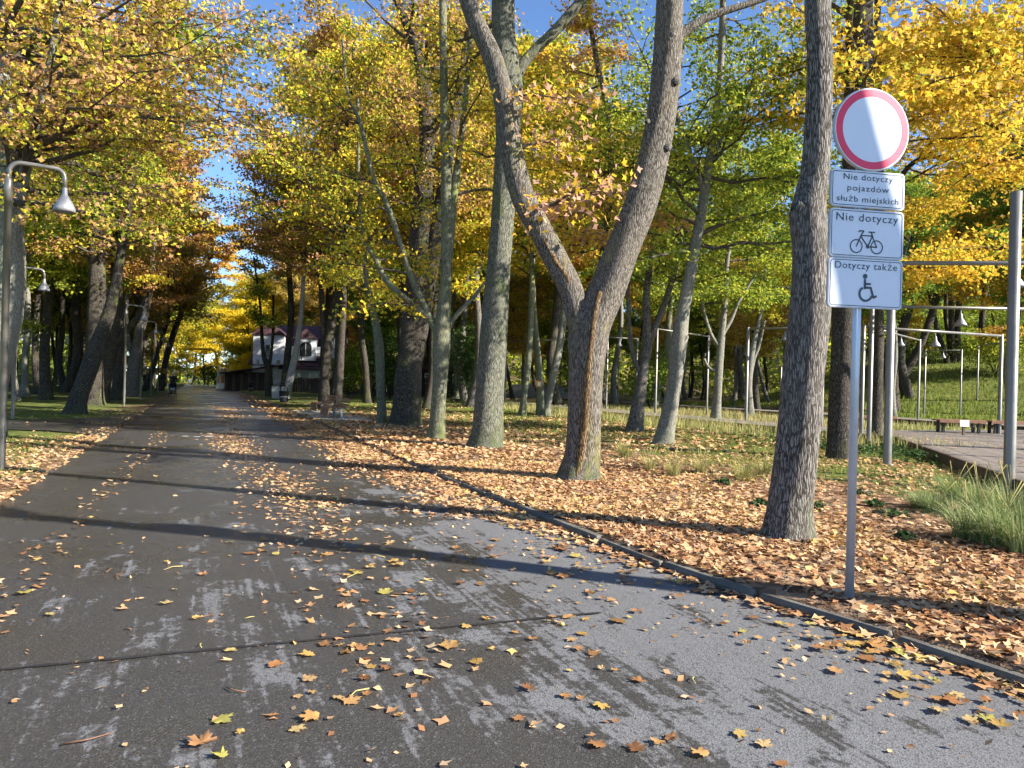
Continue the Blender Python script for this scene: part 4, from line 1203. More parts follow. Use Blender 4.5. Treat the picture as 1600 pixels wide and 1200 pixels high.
def lamp(x, y, label, rz=0.0, s=1.0):
    r = thing('street_lamp', (x, y, gz(x, y)), rz, label, 'street lamp', 'gooseneck street lamps')
    r.scale = (1, 1, s)
    link('pole', LMP[0], M_STEEL, r); link('arm', LMP[1], M_STEEL, r)
    sh = link('lamp_shade', LMP[2], M_SHADE, r); link('lamp_glass', LMP[3], M_TRIM, sh)
    link('hatch', LMP[4], M_STEEL, r)
lamp(-2.75, 13.42, 'nearest gooseneck lamp at the left edge of the picture')
lamp(-5.27, 27.0, 'gooseneck lamp on the left lawn behind the side path')
for i, yy in enumerate((38.4, 49.3, 60.2, 71.3, 82.4, 93.5, 104.6)):
    lamp(-3.05 - .006 * yy / 2, yy, '%s gooseneck lamp along the left roadside after the side path' % ['first', 'second', 'third', 'fourth', 'fifth', 'sixth', 'seventh'][i])
p = at(470, 607, 78); lamp(p.x, p.y, 'thin gooseneck lamp in front of the house', math.pi)
p = at(580, 607, 62); lamp(p.x, p.y, 'thin gooseneck lamp right of the bench trees', math.pi)
p = at(1147, 640, 56); lamp(p.x, p.y, 'gooseneck lamp among the pale trees behind the boardwalk', -.3)

# boardwalk light frames: steel gate of two posts and a beam with a hanging lamp
PEND = MB().lathe([(.012, .0), (.012, -.18), (.045, -.22), (.06, -.36), (.14, -.48), (.19, -.56), (.195, -.62), (.19, -.62), (.12, -.52), (.0, -.46)], 20).mesh('lamp_shade')
PGL = MB().lathe([(0, -.6), (.08, -.59), (.09, -.55), (0, -.5)], 12).mesh('lamp_glass')
def light_frame(pa, pb, height, r, label, hang=(.5,), top_b=None):
    a, b = Vector(pa), Vector(pb)
    z0 = gz(a.x, a.y)
    root = thing('light_frame', (a.x, a.y, z0), 0, label, 'light frame', 'steel light frames along the boardwalk')
    d = b - a; d.z = 0
    zb = gz(b.x, b.y) - z0
    tb = top_b if top_b is not None else height
    MB().lathe([(r, -.15), (r, height), (r * .9, height + .004), (0, height + .006)], 16).build('post', M_STEEL, root)
    MB().lathe([(r, -.15 + zb), (r, tb), (r * .9, tb + .004), (0, tb + .006)], 16, (d.x, d.y, 0)).build('post', M_STEEL, root)
    MB().lathe([(r + .02, -.02), (r + .06, .0), (r + .06, .02), (r, .025)], 16).build('base_plate', M_STEEL, root)
    dn = d.normalized()
    MB().tube([dn * r * .3 + UP * (height - .05), d - dn * r * .3 + UP * (tb - .05)], min(.045, r * .7), 12).build('beam', M_STEEL, root)
    for h_ in hang:
        q = d * h_
        s = link('lamp_shade', PEND, M_SHADE, root); s.scale = (.78, .78, .78); s.location = (q.x, q.y, height + (tb - height) * h_ - .05)
        link('lamp_glass', PGL, M_TRIM, s)
def fr(base, toppy, other, r, label, hang=(.5,)):
    """post traced at base, its top's picture height, and the place of the second post as (x, depth)"""
    d = depth_of(*base); a = at(base[0], base[1], d)
    h = at(base[0], toppy, d).z
    b = at(other[0], 600, other[1])
    light_frame((a.x, a.y, 0), (b.x, b.y, 0), h, r, label, hang)
fr((1576, 775), 305, (1990, 11.0), .082, 'thick steel light frame at the right edge, nearest of all')
fr((1386, 732), 413, (1790, 14.2), .08, 'steel light frame whose post stands in the leaves right of the sign')
fr((1357, 702), 478, (1640, 19.6), .062, 'steel light frame with lamp hanging over the boardwalk bend')
fr((1345, 692), 511, (1563, 24.4), .06, 'steel light frame seen whole in front of the boardwalk benches')
fr((1434, 664), 532, (1372, 31.0), .055, 'small steel light frame left of the black leaning trunk')
fr((1165, 668), 514, (1285, 28.5), .062, 'steel light frame behind the bulging trunk')
fr((1104, 650), 526, (1025, 37), .055, 'steel light frame between the leaning trunk and the pale tree', ())
fr((993, 646), 529, (948, 42), .05, 'steel light frame behind the slim forking tree', (.6,))
fr((965, 634), 543, (1003, 56), .05, 'far steel light frame with a small hanging lamp', (.55,))
fr((888, 644), 531, (790, 46), .05, 'steel light frame left of the forked tree')
fr((1526, 652), 566, (1625, 44), .055, 'far steel light frame right of the fan-shaped dark tree')
fr((1500, 656), 548, (1445, 47), .05, 'far steel light frame in front of the green bank')
fr((1328, 662), 565, (1220, 46), .05, 'far steel light frame behind the dark straight trunk')

# ------------------------------------------------------------------ boardwalk
DECK_Z = .28
BOARD = {}
def board_mesh(L_, w=.138):
    key = (round(L_, 2), w)
    if key not in BOARD: BOARD[key] = MB().bbox((0, 0, 0), (w, L_, .03), .004).mesh('board')
    return BOARD[key]
rb = random.Random(8)
def deck(name, p0, p1, width, label, singles=True, step=.146):
    """boards lie across the walk from p0 to p1; width to the right of that line"""
    a, b = Vector((*p0, 0)), Vector((*p1, 0)); d = (b - a); L_ = d.length; d.normalize()
    n = Vector((d.y, -d.x, 0)); rz = math.atan2(d.y, d.x)
    root = thing(name, (a.x, a.y, 0)); tag(root, label, 'boardwalk', 'wooden boardwalks')
    cnt = int(L_ / step)
    me = board_mesh(width)
    m_ = MB()
    for i in range(cnt):
        c = d * (i + .5) * step + n * width / 2
        z = DECK_Z - .015 + rb.uniform(-.003, .003)
        if singles:
            o = link('board', me, M_DECK, root); o.location = (c.x, c.y, z); o.rotation_euler = (0, rb.uniform(-.012, .012), rz + rb.uniform(-.003, .003))
        else:
            m_.box((c.x, c.y, z), (.138, width, .03), rz)
    if not singles:
        o = m_.build('boards', M_DECK, root); o['kind'] = 'stuff'
    for off, hh in ((-.02, .2), (width + .02, .2)):
        MB().bbox(tuple(d * L_ / 2 + n * off + UP * (DECK_Z - hh / 2 - .004)), (L_, .04, hh), .004, rz).build('edge_beam', M_DECKE, root)
    for s in np.arange(.6, L_, 2.2):
        MB().box(tuple(d * s + n * width * .5 + UP * .11), (.1, width * .9, .22), rz).build('joist', M_DECKE, root)
    return root
deck('boardwalk', (9.3, 4.85), (19.3, 16.0), 3.3, 'grey plank boardwalk coming in from the right edge')
deck('boardwalk', (18.55, 17.9), (31, 17.9), 4.6, 'plank boardwalk under the benches at the right')
deck('boardwalk', (18.5, 18.1), (18.5, 56), 2.2, 'long dark boardwalk passing behind the row of trees', False)
deck('boardwalk', (32, 19), (31, 62), 2.0, 'far boardwalk in front of the wood', False)

def deck_bench(x, y, rz, L_, label, z0=DECK_Z):
    root = thing('wooden_bench', (x, y, z0), rz, label, 'bench', 'benches on the boardwalk')
    for s in (-1, 1):
        for t_ in (-1, 1):
            MB().bbox((s * (L_ / 2 - .18), t_ * .16, .19), (.09, .07, .38), .006).build('leg', M_BLACK, root)
    for i in range(5):
        MB().bbox((0, -.2 + i * .1, .41), (L_, .085, .045), .006).build('slat', M_SLAT, root)
    MB().bbox((0, -.262, .385), (L_, .03, .11), .005).build('front_rail', M_SLAT, root)
p = on_ground(1497, 676, DECK_Z); deck_bench(p.x, p.y, -YAW - .05, 1.5, 'low brown bench left of the gap on the boardwalk')
p = on_ground(1585, 678, DECK_Z); deck_bench(p.x, p.y, -YAW - .05, 1.8, 'low brown bench at the right edge of the boardwalk')
p = on_ground(1365, 668, DECK_Z); deck_bench(p.x, p.y, -YAW, 1.4, 'reddish slatted bench between the steel posts')

def info_plate():
    p = on_ground(1505, 691, VERGE); r = thing('info_plate', (p.x, p.y, gz(p.x, p.y)), -YAW, 'small white notice on a brown stake before the boardwalk bench', 'notice')
    MB().bbox((0, 0, .2), (.07, .05, .62), .005).build('stake', M_DECKE, r)
    b = MB().bbox((0, -.04, .58), (.29, .02, .2), .004).build('panel', M_TRIM, r)
    m_ = MB()
    for i in range(5):
        for j in range(2):
            m_.add([(-.12 + j * .13, -.053, .51 + i * .03), (-.12 + j * .13 + .1, -.053, .51 + i * .03), (-.12 + j * .13 + .1, -.053, .522 + i * .03), (-.12 + j * .13, -.053, .522 + i * .03)], [(0, 1, 2, 3)])
    m_.build('print', M_CONC, b)
info_plate()
def tree_board():
    d = D(845, 652) - .22; p = at(842, 600, d)
    r = thing('tree_board', tuple(p), -YAW, 'small orange board fixed on the middle of three trunks', 'board')
    MB().bbox((0, 0, 0), (.26, .03, .3), .004).build('panel', M_ORANGE, r)
    MB().box((0.01, -.018, .0), (.14, .004, .17)).build('white_paper', M_TRIM, r)
tree_board()

# ------------------------------------------------------------------ roadside benches, bins, board
def park_bench(x, y, label):
    root = thing('park_bench', (x, y, gz(x, y)), 0, label, 'bench', 'curved slatted benches beside the road')
    prof = []
    for a in np.linspace(200, 92, 5): prof.append((-.30 + .12 * math.cos(R(a)), .34 + .12 * math.sin(R(a))))
    prof += [(-.2, .455), (-.1, .45), (0, .445), (.1, .445), (.2, .46), (.28, .53), (.33, .63), (.37, .74)]
    prof = [(-.44, .16), (-.43, .24)] + prof
    for i, (px_, pz) in enumerate(prof):
        j = min(i + 1, len(prof) - 1); k_ = max(i - 1, 0)
        ang = -math.atan2(prof[j][1] - prof[k_][1], prof[j][0] - prof[k_][0])
        MB().bbox((px_, 0, pz), (.075, 1.8, .03), .005, m=Matrix.Rotation(ang, 3, 'Y')).build('slat', M_SLAT, root)
    for s in (-.75, .75):
        MB().tube([(.1, s, 0), (.06, s, .2), (.0, s, .43)], [.06, .05, .045], 8).build('leg', M_CONC, root)
        MB().bbox((.0, s, .42), (.62, .06, .035), .005).build('bracket', M_CONC, root)
park_bench(4.75, 27.9, 'slatted bench beside the road, the nearer of two')
park_bench(4.95, 32.2, 'slatted bench beside the road, the farther of two')
for (y0, lab) in ((27.9, 'grey paved pad under the nearer slatted bench'), (32.2, 'grey paved pad under the farther slatted bench')):
    o = MB().bbox((4.9, y0, VERGE + .012), (1.9, 3.0, .06), .01).build('bench_pad', M_CONC, None); tag(o, lab, kind='structure')
def bin_(x, y, label, s=1.0):
    r = thing('litter_bin', (x, y, gz(x, y)), 0, label, 'litter bin', 'black litter bins')
    r.scale = (s, s, s)
    MB().lathe([(0, 0), (.26, 0), (.26, .03), (.24, .05), (.29, .62), (.31, .64), (.31, .68), (.28, .68), (.26, .3)], 20).build('body', M_BLACK, r)
    MB().lathe([(.31, .94), (.32, .97), (.25, 1.04), (.1, 1.07), (0, 1.075)], 20).build('hood', M_BLACK, r)
    for q in range(4):
        a = q * math.pi / 2 + .6
        MB().box((.285 * math.cos(a), .285 * math.sin(a), .8), (.03, .03, .3), a).build('stay', M_BLACK, r)
    MB().lathe([(.30, .3), (.305, .33), (.29, .36)], 20).build('band', M_SHADE, r)
bin_(4.75, 46.3, 'black hooded litter bin at the roadside beside the birch')
bin_(5.0, 80.5, 'farther black litter bin in front of the shed')
def a_board():
    p = on_ground(434, 624); r = thing('leaning_board', (p.x, p.y, gz(p.x, p.y)), -YAW + .4, 'grey board propped at the foot of the birch', 'board')
    MB().bbox((0, 0, .42), (.85, .05, .9), .01, m=Matrix.Rotation(R(-14), 3, 'X')).build('panel', M_CONC, r)
    MB().bbox((.45, -.05, .38), (.05, .06, .8), .01, m=Matrix.Rotation(R(18), 3, 'Y')).build('strut', M_TRIM, r)
a_board()

# ------------------------------------------------------------------ house, shed, fences, pipe
def house():
    o = at(462, 600, 84); root = thing('house', (o.x, o.y, 0), -YAW + .12, 'white house with steep maroon roof and an arched dormer, behind the birch', 'house')
    # local x to the right, y away from the camera
    MB().box((0.0, 4.2, 2.6), (9.6, 8, 5.2)).build('wall', M_PLASTER, root)
    MB().box((-3.0, -.12, 3.6), (3.4, .6, 5.6)).build('white_gable_wall', M_PLASTER, root)
    rf = MB()
    rf.add([(-5.2, -.5, 2.9), (5.2, -.5, 2.9), (4.7, 1.3, 6.2), (-4.7, 1.3, 6.2), (-5.2, 8.8, 2.9), (5.2, 8.8, 2.9), (4.7, 7.0, 6.2), (-4.7, 7.0, 6.2), (-2.5, 4.1, 7.9), (2.5, 4.1, 7.9)],
           [(0, 1, 2, 3), (1, 5, 6, 2), (5, 4, 7, 6), (4, 0, 3, 7), (3, 2, 9, 8), (2, 6, 9), (6, 7, 8, 9), (7, 3, 8)])
    roof = rf.build('roof', M_ROOF, root)
    for i in range(7):
        MB().bbox((0, -.5 + i * .25, 2.96 + i * .46), (10.3 - i * .12, .06, .05), .01).build('tile_course', M_ROOF, roof)
    MB().add([(-5.0, -.55, 6.35), (-1.1, -.55, 6.35), (-3.05, -.55, 8.0), (-5.0, 4, 6.35), (-1.1, 4, 6.35), (-3.05, 4, 8.0)], [(0, 1, 2), (0, 2, 5, 3), (2, 1, 4, 5), (3, 5, 4)]).build('gable_roof', M_ROOF, roof)
    MB().box((2.4, 5, 8.0), (.7, .6, 1.4)).build('chimney', M_ROOF, roof)
    dm = MB().box((1.1, .7, 4.9), (2.2, 2.4, 2.6)).build('dormer', M_PLASTER, root)
    MB().add([(-.25, -.62, 6.1), (2.45, -.62, 6.1), (1.1, -.62, 7.2), (-.25, 3, 6.1), (2.45, 3, 6.1), (1.1, 3, 7.2)], [(0, 1, 2), (0, 2, 5, 3), (2, 1, 4, 5)]).build('dormer_roof', M_ROOF, dm)
    arch = [(.45, 4.1), (1.75, 4.1)] + [(1.1 + .65 * math.cos(R(a)), 5.2 + .5 * math.sin(R(a))) for a in np.linspace(0, 180, 9)]
    w = MB().prism(arch, -.56, -.49).build('window', M_GLASS, dm)
    MB().box((1.1, -.585, 4.8), (.05, .03, 1.7)).build('mullion', M_TRIM, w)
    for x, z, ww, hh in ((-3.1, 4.6, .5, 1.3), (-4.2, 3.3, .4, .5), (-1.9, 3.3, .4, .5)):
        w = MB().box((x, -.43, z), (ww, .04, hh)).build('window', M_GLASS, root)
        MB().box((x, -.46, z - hh / 2 - .05), (ww + .15, .12, .06)).build('sill', M_TRIM, w)
    for x in (.2, 1.9, 3.6):
        w = MB().box((x, .18, 1.5), (1.0, .06, 1.2)).build('window', M_GLASS, root)
        MB().box((x, .14, .86), (1.2, .12, .06)).build('sill', M_TRIM, w)
    MB().box((4.4, .3, 5.1), (.75, 1.6, 2.3)).build('side_dormer', M_PLASTER, root)
    MB().box((1.6, -.8, 2.75), (6.6, 1.4, .12), m=Matrix.Rotation(R(14), 3, 'X')).build('porch_roof', M_ROOF, root)
house()
def shed():
    o = at(383, 606, 82); root = thing('shed', (o.x, o.y, 0), -YAW + .08, 'dark plank shed with a sloping roof beside the road', 'shed')
    MB().box((0, 1.5, 1.05), (4.6, 2.7, 2.1)).build('wall', M_FENCE, root)
    for i in range(16):
        MB().bbox((-2.15 + i * .285, .1, 1.0 + rb.uniform(-.02, .02)), (.25, .06, 2.0), .01).build('plank', M_FENCE if i % 3 else M_DECKE, root)
    MB().bbox((.1, 1.2, 2.35), (5.6, 3.6, .12), .02, m=Matrix.Rotation(R(-9), 3, 'Y')).build('roof', M_ROOF, root)
    MB().box((3.4, .4, 2.9), (3.4, 2.2, .12), m=Matrix.Rotation(R(-8), 3, 'Y')).build('canopy', M_ROOF, root)
    MB().box((4.9, -.5, 1.4), (.12, .12, 2.8)).build('canopy_post', M_FENCE, root)
shed()
def fence(pa, pb, h, label, gap=.16, mat=None, name='plank_fence'):
    a, b = Vector((pa[0], pa[1], 0)), Vector((pb[0], pb[1], 0)); d = b - a; L_ = d.length; dn = d.normalized(); rz = math.atan2(dn.y, dn.x)
    root = thing(name, (a.x, a.y, gz(a.x, a.y)), rz, label, 'fence')
    me = MB().prism([(-.06, 0), (.06, 0), (.06, h - .06), (0, h), (-.06, h - .06)], -.012, .012).mesh('plank')
    n = int(L_ / gap)
    for i in range(n):
        o = link('plank', me, mat or M_FENCE, root); o.location = (i * gap + .05, rb.uniform(-.01, .01), .04); o.rotation_euler = (0, rb.uniform(-.02, .02), 0)
    for z in (.35, h - .35):
        MB().box((L_ / 2, .05, z), (L_, .05, .08)).build('rail', mat or M_FENCE, root)
    for x in np.arange(0, L_, 2.6):
        MB().box((x, .1, h / 2), (.09, .09, h + .1)).build('post', mat or M_FENCE, root)
a, b = at(440, 600, 76), at(600, 600, 70); fence(a, b, 1.55, 'dark plank fence in front of the house')
a, b = at(602, 600, 70), at(762, 600, 66); fence(a, b, 1.75, 'dark plank fence right of the massive trunk', .2)
def hut():
    o = at(676, 600, 74); root = thing('wooden_hut', (o.x, o.y, 0), -YAW, 'dark wooden hut with white windows behind the fence', 'hut')
    MB().box((0, 2, 1.4), (9.0, 4, 2.8)).build('wall', M_FENCE, root)
    MB().add([(-5, -.5, 2.75), (5, -.5, 2.75), (5, 2, 4.0), (-5, 2, 4.0), (5, 4.5, 2.75), (-5, 4.5, 2.75)], [(0, 1, 2, 3), (3, 2, 4, 5)]).build('roof', M_ROOF, root)
    for x in (-3, -.2, 2.6):
        w = MB().box((x, -.03, 1.85), (1.1, .05, .9)).build('window', M_GLASS, root)
        for q in (-.58, .58): MB().box((x + q, -.05, 1.85), (.08, .06, 1.04)).build('frame', M_TRIM, w)
        for q in (-.48, .48): MB().box((x, -.05, 1.85 + q), (1.08, .06, .08)).build('frame', M_TRIM, w)
hut()
def tent():
    o = at(562, 600, 79); root = thing('parked_trailer', (o.x, o.y, 0), -YAW + .2, 'low white trailer with a curved cover behind the fence', 'trailer')
    prof = [(-2.4, .7), (2.6, .7), (2.6, 1.3), (1.6, 1.9), (.2, 2.2), (-1.4, 2.1), (-2.4, 1.7)]
    MB().prism(prof, -.9, .9).build('cover', M_TRIM, root)
    for x in (-1.3, 1.3):
        for y in (-.9, .9):
            MB().tube([(x, y - .08, .35), (x, y + .08, .35)], .35, 14).build('wheel', M_BLACK, root)
    MB().box((0, 0, .6), (4.6, 1.5, .18)).build('chassis', M_BLACK, root)
tent()
def low_wall():
    a, b = at(800, 600, 78), at(895, 600, 78); d = b - a
    root = thing('low_wall', (a.x, a.y, gz(a.x, a.y)), math.atan2(d.y, d.x), 'low grey block wall beyond the three slim trunks', 'wall')
    MB().bbox((d.length / 2, .2, .6), (d.length, .3, 1.4), .02).build('core', M_STONE, root)
    for r_ in range(4):
        for i in range(int(d.length / .8)):
            MB().bbox((i * .8 + .4 + (.2 if r_ % 2 else 0), .03, .17 + r_ * .33), (.77, .06, .3), .012).build('block', M_STONE, root)
    MB().bbox((d.length / 2, .2, 1.36), (d.length + .1, .42, .1), .02).build('coping', M_STONE, root)
low_wall()

def gas_pipe():
    a = at(150, 600, 112); 
    d = 104
    P = []
    lo = at(420, 573, d); hi = at(338, 546, d); lf = at(262, 546, d)
    base = Vector((lf.x, lf.y, 0)); root = thing('gas_pipe', (base.x, base.y, 0), 0, 'yellow gas pipe bridging the road in the distance', 'pipe')
    zl, zh = lo.z, hi.z
    dx = (hi - lf); dx.z = 0; L_ = dx.length; dn = dx.normalized()
    pts = [(0, 0, .4), (0, 0, 1.5), (0, 0, zh - .6)]
    def P3(s, z): q = dn * s; return (q.x, q.y, z)
    pts += [P3(.18, zh - .18), P3(.6, zh)] + [P3(s, zh) for s in np.linspace(1.2, L_ - 1.2, 6)] + [P3(L_ - .5, zh - .06), P3(L_ - .1, zh - .4), P3(L_, zh - 1.0), P3(L_ + .05, zl + .7), P3(L_ + .3, zl + .2), P3(L_ + .9, zl)] + [P3(s, zl) for s in np.linspace(L_ + 2, L_ + 9, 5)]
    MB().tube(pts, .17, 12).build('tube', M_YPIPE, root)
    for s in (L_ + 1.5, L_ + 5, L_ + 8.5):
        q = dn * s; MB().box((q.x, q.y, zl / 2 - .1), (.14, .14, zl - .1)).build('support', M_CONC, root)
    for s in (.9, L_ * .5, L_ - .9):
        q = dn * s; MB().tube([P3(s - .05, zh), P3(s + .05, zh)], .23, 12).build('flange', M_YPIPE, root)
gas_pipe()
def kiosk():
    o = at(346, 594, 92); root = thing('poster_column', (o.x, o.y, 0), 0, 'white advertising column right of the far road end', 'column')
    MB().lathe([(.62, 0), (.62, .2), (.55, .22), (.55, 2.1), (.66, 2.14), (.66, 2.3), (.4, 2.5), (0, 2.6)], 20).build('drum', M_PLASTER, root)
    for a0, c in ((3.6, M_CONC), (4.6, M_ORANGE)):
        V = [(.556 * math.cos(a0 + q), .556 * math.sin(a0 + q), z) for z in (.7, 1.7) for q in np.linspace(0, .7, 6)]
        MB().add(V, [(i, i + 1, i + 7, i + 6) for i in range(5)]).build('poster', c, root)
kiosk()
def far_building(px, d, w, h, label, mat, rows):
    o = at(px, 590, d); root = thing('far_building', (o.x, o.y, gz(o.x, o.y)), -YAW + .1, label, 'building')
    MB().box((0, 3, h / 2), (w, 6, h)).build('wall', mat, root)
    MB().box((0, 3, h + .1), (w + .4, 6.4, .2)).build('roof', M_ROOF, root)
    for r_ in range(rows):
        for i in range(int(w / 2.4)):
            wd = MB().box((-w / 2 + 1.4 + i * 2.4, -.02, 1.5 + r_ * 2.8), (1.2, .06, 1.3)).build('window', M_GLASS, root)
            MB().box((-w / 2 + 1.4 + i * 2.4, -.06, .8 + r_ * 2.8), (1.4, .12, .07)).build('sill', M_TRIM, wd)
far_building(302, 168, 14, 3.2, 'grey-blue low building closing the far end of the road', plain('greyblue_plaster', (.16, .19, .24), .9), 1)
far_building(40, 125, 26, 6.2, 'pale building seen between the trunks beyond the left lawn', plain('greywhite_plaster', (.42, .43, .46), .9), 2)

# ------------------------------------------------------------------ person with a pushchair
def person():
    ox, oy = -1.75, 60.6
    root = thing('person', (ox, oy, 0.005), math.pi, 'person in dark clothes pushing a pushchair towards the camera', 'person')
    # faces local +y
    J = [(0, 0, .95, .15), (0, .02, 1.15, .145), (0, .03, 1.36, .17), (0, .04, 1.47, .06), (0, .06, 1.55, .05),
         (.11, 0, .9, .095), (.12, .06, .5, .065), (.12, -.04, .1, .05), (.12, .1, .04, .045),
         (-.11, 0, .9, .095), (-.12, -.12, .5, .065), (-.12, -.3, .14, .05), (-.12, -.18, .05, .045),
         (.2, .03, 1.4, .07), (.25, .08, 1.14, .052), (.2, .36, 1.06, .036), (.2, .45, 1.04, .03),
         (-.2, .03, 1.4, .07), (-.25, .08, 1.14, .052), (-.2, .36, 1.06, .036), (-.2, .45, 1.04, .03)]
    E_ = [(0, 1), (1, 2), (2, 3), (3, 4), (0, 5), (5, 6), (6, 7), (7, 8), (0, 9), (9, 10), (10, 11), (11, 12), (2, 13), (13, 14), (14, 15), (15, 16), (2, 17), (17, 18), (18, 19), (19, 20)]
    for s, w0 in ((1, 16), (-1, 20)):
        for q in range(4):                    # fingers closed round the handle
            b = len(J); x = s * .2 + (q - 1.5) * .022
            J += [(x, .49, 1.065, .009), (x, .515, 1.045, .009), (x, .5, 1.02, .008)]; E_ += [(w0, b), (b, b + 1), (b + 1, b + 2)]
        b = len(J); J += [(s * .155, .47, 1.03, .011), (s * .15, .5, 1.02, .009)]; E_ += [(w0, b), (b, b + 1)]
    me = bpy.data.meshes.new('body'); me.from_pydata([j[:3] for j in J], E_, []); me.update()
    o = link('body', me, plain('dark_clothes', (.02, .02, .025), .85), root)
    mod = o.modifiers.new('skin', 'SKIN'); 
    for v, j in zip(me.skin_vertices[0].data, J): v.radius = (j[3], j[3])
    me.skin_vertices[0].data[0].use_root = True
    sb = o.modifiers.new('sub', 'SUBSURF'); sb.levels = 1; sb.render_levels = 1
    skin = plain('skin', (.45, .26, .19), .6)
    hd = MB().lathe([(0, 1.5), (.05, 1.505), (.07, 1.54), (.082, 1.6), (.088, 1.66), (.08, 1.72), (.05, 1.76), (0, 1.775)], 16, (0, .07, 0)).build('head', skin, root)
    MB().add([(-.012, .15, 1.6), (.012, .15, 1.6), (0, .178, 1.605), (0, .15, 1.65)], [(0, 1, 2), (1, 3, 2), (3, 0, 2)]).build('nose', skin, hd)
    for s in (-1, 1):
        MB().lathe([(0, -.008), (.009, 0), (0, .008)], 8, (s * .03, .145, 1.65)).build('eye', M_BLACK, hd)
        MB().lathe([(0, -.03), (.014, 0), (0, .03)], 8, (s * .087, .06, 1.635)).build('ear', skin, hd)
    MB().box((0, .148, 1.565), (.04, .008, .008)).build('mouth', M_RED, hd)
    MB().lathe([(.098, 1.64), (.1, 1.69), (.088, 1.75), (.05, 1.79), (0, 1.8)], 16, (0, .055, 0)).build('cap', M_TRIM, hd)
    r = thing('pushchair', (ox, oy - .95, .005), math.pi, 'black pushchair with a hood rolled along the left side of the road', 'pushchair')
    for x in (-.25, .25):
        for y, rad in ((.36, .12), (-.3, .15)):
            w = MB().tube([(x - .025, y, rad), (x + .025, y, rad)], rad, 16).build('wheel', M_BLACK, r)
            MB().tube([(x - .03, y, rad), (x + .03, y, rad)], rad * .5, 10).build('hub', M_SHADE, w)
        MB().tube([(x, -.55, 1.04), (x, -.1, .55), (x, .36, .14)], .016, 8).build('frame_tube', M_SHADE, r)
        MB().tube([(x, -.3, .16), (x, -.02, .5)], .016, 8).build('frame_tube', M_SHADE, r)
    MB().tube([(-.25, -.55, 1.04), (.25, -.55, 1.04)], .018, 8).build('handle', M_BLACK, r)
    dk = plain('pushchair_cloth', (.03, .03, .035), .9)
    MB().prism([(-.24, .38), (.24, .38), (.26, .62), (.24, .66), (-.24, .66), (-.26, .62)], -.3, .42).build('carrycot', dk, r)
    V = []; k_ = 7
    for i, a in enumerate(np.linspace(0, 120, 7)):
        for q in np.linspace(-1, 1, k_):
            V.append((q * .25, -.05 - .3 * math.cos(R(a)) * (1 - .15 * q * q), .62 + .38 * math.sin(R(a)) * (1 - .2 * q * q)))
    MB().add(V, [(i * k_ + j, i * k_ + j + 1, (i + 1) * k_ + j + 1, (i + 1) * k_ + j) for i in range(6) for j in range(k_ - 1)], True).build('hood', dk, r)
    MB().prism([(-.2, .16), (.2, .16), (.2, .26), (-.2, .26)], -.2, .25).build('basket', dk, r)
    MB().prism([(-.17, .43), (.17, .43), (.17, .6), (-.17, .6)], .421, .435).build('foot_cover', M_SHADE, r)
person()

# ------------------------------------------------------------------ ground cover
def in_view(x, y, m=220):
    f_ = x * FWD.x + y * FWD.y; r_ = x * RIGHT.x + y * RIGHT.y
    px = 800 + F_PX * r_ / np.maximum(f_, .1)
    return (f_ > 1.2) & (px > -m) & (px < 1600 + m)

def noise2(x, y, f, seed):
    g = np.random.default_rng(seed); s = 0
    for _ in range(6):
        a = g.uniform(0, 6.3); k = f * g.uniform(.6, 1.7)
        s = s + np.sin((x * np.cos(a) + y * np.sin(a)) * k + g.uniform(0, 6.3))
    return s / 6

def litter(name, n, xr, yr, dens, size, kind, seed, label, mat=None, zoff=(.004, .028), tilt=.3, zbase=None):
    g = np.random.default_rng(seed)
    x = g.uniform(*xr, n); y = g.uniform(*yr, n)
    keep = in_view(x, y) & (g.uniform(0, 1, n) < dens(x, y))
    x, y = x[keep], y[keep]
    z = (ground_z(x, y) if zbase is None else zbase) + g.uniform(*zoff, len(x))
    V, F = scatter_leaves(g, np.column_stack([x, y, z]), g.uniform(*size, len(x)), kind, tilt=tilt, up=1.0, lit=0.0)
    o = link(name, arr_mesh(name, V, F), mat or M_LITTER)
    tag(o, label, kind='stuff')
    return len(x)

def d_right(x, y):
    e = x - kerb_x(y)
    nz = noise2(x, y, .9, 5)
    bare = 1 - .75 * smooth(.25, .5, noise2(x, y, 1.9, 8))
    return np.where(e > np.where(y > 8, .02, .1), (.18 + .82 * smooth(8.5 + 2.5 * nz, 4.0 + 2 * nz, x - .25 * np.maximum(0, 9 - y))) * np.where(e < .3, .8, 1) * bare, 0)
litter('leaf_litter', 88000, (3.6, 14), (1.5, 13), d_right, (.045, .1), 'mid', 1, 'thick carpet of tan fallen leaves right of the kerb')
litter('leaf_litter', 40000, (3.6, 16), (13, 36), lambda x, y: d_right(x, y) * smooth(40, 20, y), (.1, .17), 'small', 2, 'fallen leaves under the row of trees farther along')
def d_gutter(x, y):
    e = kerb_x(y) - x
    nz = noise2(x, y, 2.2, 9)
    w = 1.2 * smooth(5.0, 9.5, y) + .22
    return np.where((e > 0) & (x > ROAD_L), smooth(w * (1.05 + .5 * nz), w * .25, e) * .9, 0) * smooth(75, 45, y)
litter('gutter_leaves', 38000, (1.5, 4.2), (2.0, 30), d_gutter, (.045, .105), 'mid', 3, 'fallen leaves gathered along the kerb on the road', zoff=(.012, .03), tilt=.22, zbase=0)
litter('gutter_leaves', 5000, (1.5, 4.4), (30, 75), d_gutter, (.16, .26), 'small', 4, 'far leaves gathered along the right side of the road', zoff=(.015, .03), tilt=.22, zbase=0)
